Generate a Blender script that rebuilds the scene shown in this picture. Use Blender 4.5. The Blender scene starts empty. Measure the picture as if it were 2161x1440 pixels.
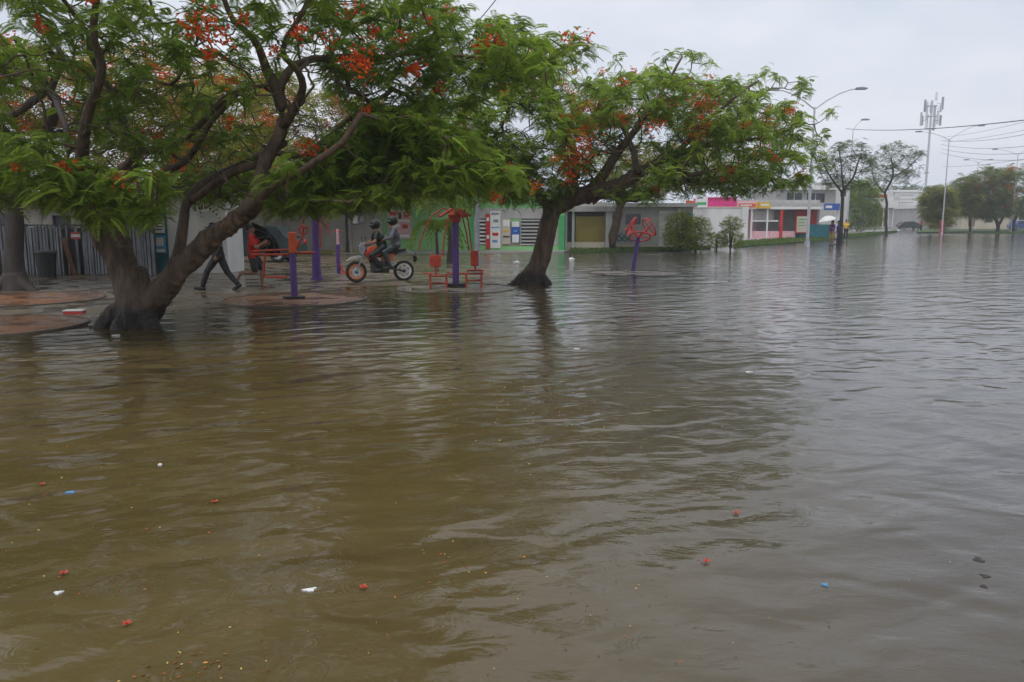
import bpy, bmesh, math, random
import numpy as np
from mathutils import Vector, Matrix, noise
random.seed(7); RNG = np.random.default_rng(7)
R = math.radians
scene = bpy.context.scene
COL = scene.collection

# ------------------------------------------------------------------ camera
FPX = 1681.0; CAMH = 1.75
TH = math.atan((720 - 464) / FPX)
cam = bpy.data.cameras.new('camera'); co = bpy.data.objects.new('camera', cam); COL.objects.link(co)
co.location = (0, 0, CAMH); co.rotation_euler = (math.pi/2 - TH, 0, 0)
cam.sensor_width = 36; cam.lens = 36 * FPX / 2161; cam.clip_end = 4000; cam.clip_start = 0.05
scene.camera = co

def ray(px, py):
    a = (px - 1080.5) / FPX; b = (720 - py) / FPX
    return Vector((a, math.cos(TH) + b * math.sin(TH), -math.sin(TH) + b * math.cos(TH)))
def G(px, py, z=0.0):                     # where a photo point meets the ground
    d = ray(px, py); t = (z - CAMH) / d.z
    return Vector((0, 0, CAMH)) + d * t
def P(px, py, Y):                         # a photo point at a real distance
    d = ray(px, py); return Vector((0, 0, CAMH)) + d * (Y / d.y)

# ------------------------------------------------------------------ materials
def mat(name, col, rough=0.6, var=0.25, scale=3.0, bump=0.0, bscale=20, metal=0.0, col2=None, detail=4, stretch=(1,1,1), trans=0.0, spec=0.5, puddle=False, tide=0):
    m = bpy.data.materials.new(name); m.use_nodes = True
    nt = m.node_tree; N = nt.nodes; L = nt.links
    b = N['Principled BSDF']
    tc = N.new('ShaderNodeTexCoord'); mp = N.new('ShaderNodeMapping'); mp.inputs['Scale'].default_value = stretch
    L.new(tc.outputs['Object'], mp.inputs[0])
    nz = N.new('ShaderNodeTexNoise'); nz.inputs['Scale'].default_value = scale; nz.inputs['Detail'].default_value = detail
    nz.inputs['Roughness'].default_value = 0.65
    L.new(mp.outputs[0], nz.inputs['Vector'])
    cr = N.new('ShaderNodeValToRGB')
    cr.color_ramp.elements[0].position = 0.3; cr.color_ramp.elements[1].position = 0.7
    c2 = col2 if col2 else tuple(min(1, c * (1 + var)) for c in col)
    c1 = col if col2 else tuple(c * (1 - var) for c in col)
    cr.color_ramp.elements[0].color = (*c1, 1); cr.color_ramp.elements[1].color = (*c2, 1)
    L.new(nz.outputs['Fac'], cr.inputs[0]); L.new(cr.outputs[0], b.inputs['Base Color'])
    b.inputs['Roughness'].default_value = rough; b.inputs['Metallic'].default_value = metal
    b.inputs['Specular IOR Level'].default_value = spec
    if puddle:                       # standing water between dry spots: smooth patches in the gloss
        n3 = N.new('ShaderNodeTexNoise'); n3.inputs['Scale'].default_value = 1.3; n3.inputs['Detail'].default_value = 6; L.new(mp.outputs[0], n3.inputs['Vector'])
        m3 = N.new('ShaderNodeMapRange'); L.new(n3.outputs['Fac'], m3.inputs[0]); m3.inputs[1].default_value = .42; m3.inputs[2].default_value = .58; m3.inputs[3].default_value = .07; m3.inputs[4].default_value = .55
        L.new(m3.outputs[0], b.inputs['Roughness'])
    if tide:                         # soaked bark up to the splash line
        sp = N.new('ShaderNodeSeparateXYZ'); L.new(tc.outputs['Object'], sp.inputs[0])
        ad = N.new('ShaderNodeMath'); ad.operation = 'MULTIPLY_ADD'; L.new(nz.outputs['Fac'], ad.inputs[0]); ad.inputs[1].default_value = -.5; L.new(sp.outputs[2], ad.inputs[2])
        m4 = N.new('ShaderNodeMapRange'); L.new(ad.outputs[0], m4.inputs[0]); m4.inputs[1].default_value = tide - .3; m4.inputs[2].default_value = tide - .12
        m5 = N.new('ShaderNodeMix'); m5.data_type = 'RGBA'; L.new(m4.outputs[0], m5.inputs[0]); m5.inputs[6].default_value = (.022, .015, .010, 1); L.new(cr.outputs[0], m5.inputs[7]); L.new(m5.outputs[2], b.inputs['Base Color'])
    if bump:
        n2 = N.new('ShaderNodeTexNoise'); n2.inputs['Scale'].default_value = bscale; n2.inputs['Detail'].default_value = 5
        L.new(mp.outputs[0], n2.inputs['Vector'])
        bp = N.new('ShaderNodeBump'); bp.inputs['Distance'].default_value = bump; bp.inputs['Strength'].default_value = 1
        L.new(n2.outputs['Fac'], bp.inputs['Height']); L.new(bp.outputs[0], b.inputs['Normal'])
    return m

def leafmat(name, c0, c1, trans=0.35, rough=0.55):
    m = bpy.data.materials.new(name); m.use_nodes = True
    nt = m.node_tree; N = nt.nodes; L = nt.links; b = N['Principled BSDF']
    at = N.new('ShaderNodeAttribute'); at.attribute_name = 'tint'
    cr = N.new('ShaderNodeValToRGB'); cr.color_ramp.elements[0].color = (*c0, 1); cr.color_ramp.elements[1].color = (*c1, 1)
    L.new(at.outputs['Fac'], cr.inputs[0]); L.new(cr.outputs[0], b.inputs['Base Color'])
    b.inputs['Roughness'].default_value = rough; b.inputs['Specular IOR Level'].default_value = 0.25
    tr = N.new('ShaderNodeBsdfTranslucent'); L.new(cr.outputs[0], tr.inputs[0])
    mx = N.new('ShaderNodeMixShader'); mx.inputs[0].default_value = trans
    L.new(b.outputs[0], mx.inputs[1]); L.new(tr.outputs[0], mx.inputs[2])
    L.new(mx.outputs[0], N['Material Output'].inputs[0])
    return m

M = {}
M['bark'] = mat('bark', (0.040, 0.024, 0.015), 0.6, scale=7, bump=0.05, bscale=16, col2=(0.165, 0.105, 0.062), stretch=(1,1,0.3), detail=9, tide=.3)
M['bark_dark'] = mat('bark_dark', (0.028, 0.022, 0.02), 0.7, scale=6, bump=0.02, bscale=20, col2=(0.06, 0.045, 0.038), stretch=(1,1,0.35))
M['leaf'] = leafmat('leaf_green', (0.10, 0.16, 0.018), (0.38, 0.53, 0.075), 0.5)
M['leaf_olive'] = leafmat('leaf_olive', (0.11, 0.13, 0.02), (0.36, 0.37, 0.06), 0.5)
M['leaf_far'] = leafmat('leaf_far', (0.05, 0.07, 0.025), (0.18, 0.25, 0.075), 0.45)
M['leaf_bush'] = leafmat('leaf_bush', (0.11, 0.17, 0.02), (0.44, 0.48, 0.09), 0.5)
M['leaf_autumn'] = leafmat('leaf_autumn', (0.12, 0.19, 0.04), (0.42, 0.20, 0.06), 0.45)
M['flower'] = leafmat('flower_red', (0.60, 0.032, 0.008), (0.90, 0.17, 0.025), 0.4)
M['pod'] = mat('seed_pod', (0.03, 0.02, 0.015), 0.6)
M['concrete'] = mat('concrete', (0.22, 0.205, 0.18), 0.7, scale=1.2, bump=0.004, col2=(0.36, 0.34, 0.30), detail=8)
M['white_wall'] = mat('white_wall', (0.50, 0.50, 0.49), 0.7, scale=1.5, col2=(0.66, 0.65, 0.63), detail=8, stretch=(1,1,.35))
M['grey_wall'] = mat('grey_wall', (0.33, 0.32, 0.31), 0.7, scale=1.5, col2=(0.48, 0.47, 0.45), detail=8, stretch=(1,1,.35))
M['cream_wall'] = mat('cream_wall', (0.46, 0.40, 0.32), 0.7, scale=1.5, col2=(0.6, 0.53, 0.44), detail=8, stretch=(1,1,.35))
M['green_wall'] = mat('green_wall', (0.20, 0.46, 0.18), 0.65, scale=1.5, col2=(0.28, 0.56, 0.24), detail=8, stretch=(1,1,.35))
M['green_paint'] = mat('green_paint', (0.06, 0.36, 0.12), 0.5, 0.15)
M['yellow_wall'] = mat('yellow_wall', (0.26, 0.21, 0.05), 0.6, 0.3, scale=1.0)
M['teal'] = mat('teal_paint', (0.012, 0.13, 0.16), 0.5, 0.3)
M['blue'] = mat('blue_paint', (0.03, 0.10, 0.38), 0.5, 0.2)
M['sky_blue'] = mat('sky_blue_paint', (0.10, 0.30, 0.52), 0.5, 0.3)
M['white'] = mat('white_paint', (0.72, 0.72, 0.70), 0.5, 0.1)
M['pink'] = mat('pink_paint', (0.68, 0.04, 0.22), 0.5, 0.15)
M['pale_pink'] = mat('pale_pink', (0.66, 0.38, 0.42), 0.6, 0.25, scale=6)
M['red'] = mat('red_paint', (0.50, 0.03, 0.02), 0.4, 0.2)
M['orange'] = mat('orange_paint', (0.62, 0.10, 0.025), 0.45, 0.2)
M['gymred'] = mat('gym_red_paint', (0.22, 0.04, 0.02), 0.5, scale=8, col2=(0.60, 0.06, 0.028), detail=8)
M['yellow'] = mat('yellow_paint', (0.68, 0.42, 0.05), 0.5, 0.2)
M['purple'] = mat('purple_paint', (0.05, 0.018, 0.13), 0.4, scale=7, col2=(0.12, 0.05, 0.27), detail=8)
M['black'] = mat('black', (0.015, 0.015, 0.016), 0.5, 0.3)
M['rubber'] = mat('rubber', (0.018, 0.017, 0.016), 0.75, 0.3)
M['steel'] = mat('galvanised_steel', (0.50, 0.51, 0.53), 0.45, 0.2, metal=0.6)
M['grey_metal'] = mat('grey_metal', (0.26, 0.27, 0.29), 0.5, 0.3, scale=5)
M['dark_metal'] = mat('dark_metal', (0.05, 0.05, 0.055), 0.5, 0.3)
M['slat'] = mat('fence_slat', (0.10, 0.11, 0.13), 0.55, scale=3, col2=(0.34, 0.35, 0.38), stretch=(1,1,0.3))
M['glass'] = mat('dark_glass', (0.03, 0.035, 0.04), 0.08, 0.2)
M['wood'] = mat('wood', (0.20, 0.09, 0.035), 0.7, 0.3, stretch=(1,1,0.2))
M['skin'] = mat('skin', (0.26, 0.13, 0.08), 0.5, 0.1)
M['hair'] = mat('hair', (0.012, 0.01, 0.009), 0.6, 0.2)
M['terra'] = mat('rubber_pad', (0.10, 0.045, 0.02), 0.5, scale=1.6, bump=0.008, col2=(0.30, 0.125, 0.045), detail=9, puddle=True)
M['pad_wet'] = mat('wet_concrete_pad', (0.13, 0.10, 0.075), 0.22, scale=1.6, bump=0.004, bscale=6, col2=(0.2, 0.165, 0.13), detail=8, puddle=True)
M['grass'] = leafmat('grass_green', (0.05, 0.09, 0.015), (0.16, 0.22, 0.05), 0.2)
M['soil'] = mat('grass_soil', (0.05, 0.09, 0.02), 0.9, 0.4, scale=3, bump=0.01)
M['kerb'] = mat('kerb', (0.10, 0.085, 0.065), 0.6, 0.3)
M['asphalt'] = mat('mud_bed', (0.06, 0.05, 0.035), 0.8, 0.3)
M['sidewalk'] = mat('sidewalk', (0.27, 0.26, 0.24), 0.5, scale=0.7, col2=(0.40, 0.39, 0.37), detail=7)

# ------------------------------------------------------------------ object helpers
def tag(o, label=None, cat=None, group=None, kind=None):
    if label: o['label'] = label
    if cat: o['category'] = cat
    if group: o['group'] = group
    if kind: o['kind'] = kind
    return o
def empty(name, loc=(0,0,0), rz=0, label=None, cat=None, group=None):
    o = bpy.data.objects.new(name, None); COL.objects.link(o); o.location = loc; o.rotation_euler = (0,0,rz)
    o.empty_display_size = 0.3
    return tag(o, label, cat, group)
def npmesh(name, V, F, m, parent=None, tint=None, smooth=False):
    """V (n,3) float, F (k,4) or (k,3) int arrays or list of such"""
    me = bpy.data.meshes.new(name)
    V = np.asarray(V, dtype=np.float32)
    Fs = F if isinstance(F, list) else [F]
    Fs = [np.asarray(f, dtype=np.int32) for f in Fs if len(f)]
    me.vertices.add(len(V)); me.vertices.foreach_set('co', V.ravel())
    nl = sum(f.size for f in Fs); npoly = sum(len(f) for f in Fs)
    me.loops.add(nl); me.loops.foreach_set('vertex_index', np.concatenate([f.ravel() for f in Fs]))
    me.polygons.add(npoly)
    tot = np.concatenate([np.full(len(f), f.shape[1], np.int32) for f in Fs])
    st = np.concatenate([[0], np.cumsum(tot)[:-1]]).astype(np.int32)
    me.polygons.foreach_set('loop_start', st); me.polygons.foreach_set('loop_total', tot)
    if smooth: me.polygons.foreach_set('use_smooth', np.ones(npoly, dtype=bool))
    me.update(calc_edges=True); me.validate()
    if tint is not None:
        a = me.attributes.new('tint', 'FLOAT', 'POINT'); a.data.foreach_set('value', np.asarray(tint, np.float32))
    me.materials.append(m)
    o = bpy.data.objects.new(name, me); COL.objects.link(o)
    if parent: o.parent = parent
    return o

class MB:
    """mesh builder: collects shapes and links them as one mesh"""
    def __init__(s): s.bm = bmesh.new()
    def box(s, lo, hi, rot=None, bev=0.0):
        lo = Vector(lo); hi = Vector(hi); c = (lo + hi) / 2; d = hi - lo
        mtx = Matrix.Translation(c) @ (rot.to_4x4() if rot else Matrix()) @ Matrix.Diagonal((abs(d.x), abs(d.y), abs(d.z), 1))
        r = bmesh.ops.create_cube(s.bm, size=1, matrix=mtx)
        if bev:
            es = list({e for v in r['verts'] for e in v.link_edges})
            bmesh.ops.bevel(s.bm, geom=es, offset=bev, segments=2, affect='EDGES', profile=0.6)
        return s
    def tube(s, pts, r, n=8, r2=None):
        pts = [Vector(p) for p in pts]; k = len(pts)
        rings = []; ref = None
        for i, p in enumerate(pts):
            if isinstance(r, (list, tuple)): rr = r[i]
            else: rr = r if r2 is None else r + (r2 - r) * i / max(1, k - 1)
            d = (pts[min(i+1, k-1)] - pts[max(i-1, 0)]).normalized()
            if ref is None:
                ref = Vector((0,0,1)) if abs(d.z) < 0.9 else Vector((1,0,0))
            u = d.cross(ref)
            if u.length < 1e-4: u = d.orthogonal()
            u.normalize(); w = u.cross(d).normalized(); ref = w.cross(u) * 0 + ref
            rings.append([s.bm.verts.new(p + (u * math.cos(a) + w * math.sin(a)) * rr) for a in [2*math.pi*j/n for j in range(n)]])
        for a, b in zip(rings, rings[1:]):
            for j in range(n):
                s.bm.faces.new((a[j], a[(j+1)%n], b[(j+1)%n], b[j]))
        s.bm.faces.new(rings[0][::-1]); s.bm.faces.new(rings[-1])
        return s
    def torus(s, c, R_, r, axis=(0,1,0), n=28, k=8, squash=1.0, arc=2*math.pi):
        q = Vector((0,0,1)).rotation_difference(Vector(axis).normalized()); c = Vector(c)
        rings = []
        full = arc > 6.28; cnt = n if full else n + 1
        for i in range(cnt):
            a = arc * i / n
            rings.append([s.bm.verts.new(c + q @ Vector(((R_ + r*math.cos(b))*math.cos(a), (R_ + r*math.cos(b))*math.sin(a), r*squash*math.sin(b)))) for b in [2*math.pi*j/k for j in range(k)]])
        for i in range(n):
            a_, b_ = rings[i], rings[(i+1) % cnt]
            for j in range(k): s.bm.faces.new((a_[j], b_[j], b_[(j+1)%k], a_[(j+1)%k]))
        return s
    def cyl(s, c0, c1, r0, r1=None, n=20): return s.tube([c0, c1], [r0, r1 if r1 is not None else r0], n)
    def ell(s, c, rad, rot=None, seg=16):
        mtx = Matrix.Translation(Vector(c)) @ (rot.to_4x4() if rot else Matrix()) @ Matrix.Diagonal((rad[0], rad[1], rad[2], 1))
        nv = max(6, seg*2//3); new = s.bm.verts.new; nf = s.bm.faces.new
        top = new(mtx @ Vector((0,0,1))); bot = new(mtx @ Vector((0,0,-1)))
        rr = [[new(mtx @ Vector((math.sin(math.pi*i/nv)*math.cos(2*math.pi*j/seg), math.sin(math.pi*i/nv)*math.sin(2*math.pi*j/seg), math.cos(math.pi*i/nv)))) for j in range(seg)] for i in range(1, nv)]
        for j in range(seg):
            k = (j+1) % seg; nf((top, rr[0][j], rr[0][k])); nf((bot, rr[-1][k], rr[-1][j]))
            for a, b_ in zip(rr, rr[1:]): nf((a[j], b_[j], b_[k], a[k]))
        return s
    def prism(s, poly, y0, y1, bev=0.0):       # polygon of (x,z), extruded along y
        a = [s.bm.verts.new((x, y0, z)) for x, z in poly]; b = [s.bm.verts.new((x, y1, z)) for x, z in poly]
        n = len(poly); fs = [s.bm.faces.new(a[::-1]), s.bm.faces.new(b)]
        for i in range(n): fs.append(s.bm.faces.new((a[i], a[(i+1)%n], b[(i+1)%n], b[i])))
        if bev:
            bmesh.ops.bevel(s.bm, geom=fs[0].edges[:] + fs[1].edges[:], offset=bev, segments=2, affect='EDGES')
        return s
    def slab(s, poly, z0, z1):                 # polygon of (x,y), extruded along z
        a = [s.bm.verts.new((p[0], p[1], z0)) for p in poly]; b = [s.bm.verts.new((p[0], p[1], z1)) for p in poly]
        n = len(poly); s.bm.faces.new(a[::-1]); s.bm.faces.new(b)
        for i in range(n): s.bm.faces.new((a[i], a[(i+1)%n], b[(i+1)%n], b[i]))
        return s
    def build(s, name, m, parent=None, smooth=False):
        bmesh.ops.recalc_face_normals(s.bm, faces=s.bm.faces[:])
        me = bpy.data.meshes.new(name); s.bm.to_mesh(me); s.bm.free()
        me.materials.append(m if not isinstance(m, str) else M[m])
        if smooth:
            for p in me.polygons: p.use_smooth = True
        o = bpy.data.objects.new(name, me); COL.objects.link(o)
        if parent: o.parent = parent
        return o

WORK = bpy.data.scenes.new('work')
def merged(prims, voxel, amp=0.0, nscale=4.0):
    """capsule chains and ellipsoids melted into one continuous surface"""
    b = MB()
    for p in prims:
        if p[0] == 'cap':
            _, a, c, r0, r1 = p; a = Vector(a); c = Vector(c)
            b.tube([a, c], [r0, r1], 12); b.ell(a, (r0,)*3, seg=12); b.ell(c, (r1,)*3, seg=12)
        else:
            b.ell(p[1], p[2], p[3] if len(p) > 3 else None, seg=20)
    o = b.build('tmp', M['bark']); COL.objects.unlink(o); WORK.collection.objects.link(o)
    md = o.modifiers.new('r', 'REMESH'); md.mode = 'VOXEL'; md.voxel_size = voxel
    sm = o.modifiers.new('s', 'SMOOTH'); sm.iterations = 2; sm.factor = 0.5
    WORK.view_layers[0].update(); dg = WORK.view_layers[0].depsgraph
    me = bpy.data.meshes.new_from_object(o.evaluated_get(dg))
    bpy.data.objects.remove(o)
    if amp:
        n = len(me.vertices); C = np.empty(n*3, np.float32); me.vertices.foreach_get('co', C); C = C.reshape(-1, 3)
        Nn = np.empty(n*3, np.float32); me.vertex_normals.foreach_get('vector', Nn); Nn = Nn.reshape(-1, 3)
        x, y, z = C.T * nscale * np.array([[1], [1], [.35]])
        w_ = (np.sin(x*2.1 + 1.3*np.sin(y*1.7 + z)) + np.sin(y*2.7 + 1.7*np.sin(z*2.2 - x)) + .7*np.sin(x*5.3 + y*4.1 + 2*np.sin(z*1.9)) + .5*np.sin(y*9.1 - x*8.3 + 2*np.sin(z*3.1)) + .35*np.sin(x*16 + 13*y + 3*np.sin(z*2.3))) / 3
        me.vertices.foreach_set('co', (C + Nn*(amp*w_)[:, None]).ravel()); me.update()
    for p in me.polygons: p.use_smooth = True
    return me
def link_mesh(name, me, m, parent=None):
    me.materials.clear(); me.materials.append(m if not isinstance(m, str) else M[m]); me.name = name
    o = bpy.data.objects.new(name, me); COL.objects.link(o)
    if parent: o.parent = parent
    return o

# ------------------------------------------------------------------ ground, water
gm = MB(); gm.slab([(-480, -60), (560, -60), (560, 640), (-480, 640)], -1.2, -0.35)
tag(gm.build('ground', 'asphalt'), kind='structure')

wm = bpy.data.materials.new('flood_water'); wm.use_nodes = True
nt = wm.node_tree; N = nt.nodes; L = nt.links; b = N['Principled BSDF']
tc = N.new('ShaderNodeTexCoord')
def nmath(op, a, c=None, clamp=False):
    n = N.new('ShaderNodeMath'); n.operation = op; n.use_clamp = clamp
    for i, v in enumerate((a, c)):
        if v is None: continue
        if isinstance(v, (int, float)): n.inputs[i].default_value = v
        else: L.new(v, n.inputs[i])
    return n.outputs[0]
def wnoise(scale3, rot, detail, dist=0.0, rough=0.5, loc=(0,0,0)):
    mp = N.new('ShaderNodeMapping'); mp.inputs['Scale'].default_value = scale3; mp.inputs['Rotation'].default_value = (0,0,R(rot)); mp.inputs['Location'].default_value = loc
    r0 = N.new('ShaderNodeMapping'); r0.inputs['Rotation'].default_value = (0,0,R(rot)); L.new(tc.outputs['Object'], r0.inputs[0])
    mp.inputs['Rotation'].default_value = (0,0,0); L.new(r0.outputs[0], mp.inputs[0])
    n = N.new('ShaderNodeTexNoise'); n.inputs['Scale'].default_value = 1; n.inputs['Detail'].default_value = detail
    n.inputs['Distortion'].default_value = dist; n.inputs['Roughness'].default_value = rough
    L.new(mp.outputs[0], n.inputs['Vector']); return n.outputs['Fac']
swell = nmath('ADD', nmath('MULTIPLY', wnoise((0.75, 1.7, 1), -30, 1, 0.6), 0.048), nmath('MULTIPLY', wnoise((2.0, 2.8, 1), -8, 1, 0.5, loc=(4,2,0)), 0.030))
mid = nmath('MULTIPLY', wnoise((4.0, 6.0, 1), -16, 2, 0.8), 0.0045)
# patches where the wind ruffles the surface
patch = N.new('ShaderNodeMapRange'); L.new(wnoise((0.12, 0.16, 1), 0, 2), patch.inputs[0]); patch.inputs[1].default_value = 0.38; patch.inputs[2].default_value = 0.62
patch.inputs[3].default_value = 0.25; patch.inputs[4].default_value = 1.0
fine = nmath('MULTIPLY', nmath('MULTIPLY', wnoise((12, 20, 1), 6, 3, 0.4, 0.6), 0.0036), patch.outputs[0])
# rain-drop rings
def rings(scale, seedloc, amp):
    mp = N.new('ShaderNodeMapping'); mp.inputs['Location'].default_value = seedloc; L.new(tc.outputs['Object'], mp.inputs[0])
    v = N.new('ShaderNodeTexVoronoi'); v.voronoi_dimensions = '2D'; v.inputs['Scale'].default_value = scale; L.new(mp.outputs[0], v.inputs['Vector'])
    d = nmath('DIVIDE', v.outputs['Distance'], scale)
    sep = N.new('ShaderNodeSeparateColor'); L.new(v.outputs['Color'], sep.inputs[0])
    rad = nmath('MULTIPLY', sep.outputs[0], 0.11)
    w = nmath('SUBTRACT', d, rad)
    fall = nmath('SUBTRACT', 1.0, nmath('MULTIPLY', nmath('ABSOLUTE', w), 28), clamp=True)
    s_ = nmath('MULTIPLY', nmath('SINE', nmath('MULTIPLY', w, 260)), fall)
    live = nmath('GREATER_THAN', sep.outputs[1], 0.6)
    return nmath('MULTIPLY', nmath('MULTIPLY', s_, live), amp)
rg = nmath('ADD', rings(3.0, (0,0,0), 0.00025), rings(4.3, (3.3,7.1,0), 0.00018))
h = nmath('ADD', nmath('ADD', swell, mid), nmath('ADD', fine, rg))
bp = N.new('ShaderNodeBump'); bp.inputs['Strength'].default_value = 1; bp.inputs['Distance'].default_value = 1
L.new(h, bp.inputs['Height']); L.new(bp.outputs[0], b.inputs['Normal'])
cr = N.new('ShaderNodeValToRGB'); cr.color_ramp.elements[0].position = 0.3; cr.color_ramp.elements[1].position = 0.7
cr.color_ramp.elements[0].color = (0.076, 0.053, 0.016, 1); cr.color_ramp.elements[1].color = (0.132, 0.096, 0.038, 1)
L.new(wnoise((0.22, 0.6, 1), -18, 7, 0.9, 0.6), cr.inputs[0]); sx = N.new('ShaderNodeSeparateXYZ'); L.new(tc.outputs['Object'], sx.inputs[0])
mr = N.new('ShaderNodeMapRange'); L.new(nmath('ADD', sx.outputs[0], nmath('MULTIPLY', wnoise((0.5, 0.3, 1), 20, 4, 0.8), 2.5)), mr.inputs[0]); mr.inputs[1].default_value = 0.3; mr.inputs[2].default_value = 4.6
mw = N.new('ShaderNodeMix'); mw.data_type = 'RGBA'; L.new(mr.outputs[0], mw.inputs[0]); L.new(cr.outputs[0], mw.inputs[6]); mw.inputs[7].default_value = (0.074, 0.064, 0.054, 1)  # silt turns greyer rightwards, with sky reflection put into the base colour
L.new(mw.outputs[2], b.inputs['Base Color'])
b.inputs['Roughness'].default_value = 0.075; b.inputs['IOR'].default_value = 1.42
wmesh = bpy.data.meshes.new('water')
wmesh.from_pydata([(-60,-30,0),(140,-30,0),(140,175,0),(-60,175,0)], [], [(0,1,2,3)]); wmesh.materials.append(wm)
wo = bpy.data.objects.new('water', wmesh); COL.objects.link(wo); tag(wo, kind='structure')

# wet paving of the little park: a height field that dips in and out of the water
def plaza():
    edge = [(-9.5, 11.5), (-7.2, 12.0), (-5.0, 14.8), (-3.2, 17.2), (0.5, 19.2), (2.0, 21.5), (5.5, 25.5), (12, 29)]
    xs = np.linspace(-30, 14, 330); ys = np.linspace(10, 60, 330)
    X, Y = np.meshgrid(xs, ys)
    ex = np.interp(xs, [e[0] for e in edge], [e[1] for e in edge])
    Z = np.zeros_like(X)
    for i in range(len(ys)):
        for j in range(len(xs)):
            x = xs[j]; y = ys[i]
            d = y - ex[j]
            base = -0.12 + 0.128 * min(1, max(0, d / 3.0)) if d < 3 else 0.008
            if x > -1: base -= min(0.022, (x + 1) * 0.006)
            n = noise.noise(Vector((x * 0.35, y * 0.5, 3))) * 0.022 + noise.noise(Vector((x * 1.6, y * 2.1, 9))) * 0.006
            Z[i, j] = base + n
    V = np.stack([X.ravel(), Y.ravel(), Z.ravel()], 1)
    w = len(xs); I = np.arange(w * (len(ys) - 1)).reshape(len(ys) - 1, w)[:, :-1].ravel()
    F = np.stack([I, I + 1, I + 1 + w, I + w], 1)
    m = mat('wet_paving', (0.07, 0.050, 0.030), 0.26, scale=0.8, bump=0.004, bscale=9, col2=(0.20, 0.155, 0.10), detail=8, puddle=True)
    tag(npmesh('pavement', V, F, m, smooth=True), kind='structure')
plaza()

def disc(px, py, r, m, label, top=0.028, sq=1.0, cat='paving pad'):
    c = G(px, py); e = empty('paving_pad', (c.x, c.y, 0), 0, label, cat, 'round pads under the exercise machines')
    n = 48
    pts = []
    for i in range(n):
        a = 2*math.pi*i/n; rr = r * (1 + 0.015 * math.sin(5*a + px))
        pts.append((rr*math.cos(a), rr*math.sin(a)*sq))
    b = MB(); b.slab([(x*0.975, y*0.975) for x, y in pts], -0.2, top - 0.006); b.build('surface', m, e)
    k = MB(); bm = k.bm                                # the raised rim
    rr = []
    for s_, z in ((1.0, -0.2), (1.0, top + 0.006), (0.975, top + 0.006), (0.975, -0.2)):
        rr.append([bm.verts.new((x*s_, y*s_, z)) for x, y in pts])
    for a, c2 in zip(rr, rr[1:]):
        for j in range(n): bm.faces.new((a[j], a[(j+1)%n], c2[(j+1)%n], c2[j]))
    k.build('rim', 'kerb', e)
    return e
disc(622, 634, 1.55, 'terra', 'brown round pad under the short purple exercise post')
disc(40, 633, 1.75, 'terra', 'brown round pad at the far left beside the dark tree trunk')
disc(-20, 690, 1.45, 'terra', 'brown round pad at the left edge, nearest to the camera')
disc(962, 609, 1.55, 'pad_wet', 'wet round pad under the red seated exercise machine', top=0.012)
disc(1340, 577, 1.5, 'pad_wet', 'low wet round pad under the red spinning wheels', top=0.012)

def region(name, pts, z, m, kind='structure', z0=-0.3):
    b = MB(); b.slab([(p[0], p[1]) for p in pts], z0, z); return tag(b.build(name, m), kind=kind)
region('sidewalk', [G(1200,531), G(1480,524), G(1560,517), G(1900,488.5), G(1900,484.5), P(1900,470,150), P(700,470,150), P(700,470,41), G(1190,533)], 0.07, 'sidewalk')
verge = [G(1548,524), G(1700,512), G(1800,503), G(1893,491), G(1893,489.5), G(1560,513)]
region('grass_verge_soil', verge, 0.11, 'soil')
vb = [G(1205,534.5), G(1300,532), G(1440,530), G(1500,526), G(1500,523), G(1200,528)]
region('verge_soil', vb, 0.10, 'soil')
region('land', [(-470, 176), (550, 176), (550, 630), (-470, 630)], 0.06, 'sidewalk')
region('median', [G(1935,493), G(2300,493), G(2500,487), P(2500,470,170), P(1960,470,170), G(1935,489)], 0.14, 'soil')

# ------------------------------------------------------------------ grass tufts (uncountable)
def inpoly(x, y, poly):
    r = False; n = len(poly)
    for i in range(n):
        x1, y1 = poly[i][0], poly[i][1]; x2, y2 = poly[i-1][0], poly[i-1][1]
        if (y1 > y) != (y2 > y) and x < (x2-x1)*(y-y1)/(y2-y1)+x1: r = not r
    return r
def grass(poly, z, n, hgt, name='grass'):
    xs = [p[0] for p in poly]; ys = [p[1] for p in poly]; V = []; F = []; T = []
    k = 0
    while k < n:
        x = random.uniform(min(xs), max(xs)); y = random.uniform(min(ys), max(ys))
        if not inpoly(x, y, poly): continue
        k += 1; a = random.uniform(0, 6.28); w = 0.03; hh = hgt * random.uniform(0.5, 1.2); lx = random.uniform(-.6,.6)*hh; ly = random.uniform(-.6,.6)*hh
        i = len(V); V += [(x-w*math.cos(a), y-w*math.sin(a), z), (x+w*math.cos(a), y+w*math.sin(a), z), (x+lx, y+ly, z+hh)]
        F.append((i, i+1, i+2)); T += [random.random()]*3
    o = npmesh(name, np.array(V), np.array(F), M['grass'], tint=T); tag(o, kind='stuff'); return o
tag(grass([(p[0], p[1]) for p in verge], 0.11, 9000, 0.16), 'short green grass on the verge by the street lamp', 'grass')
tag(grass([(p[0], p[1]) for p in vb], 0.10, 2500, 0.12), 'thin grass strip at the foot of the pale wall', 'grass')

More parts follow.
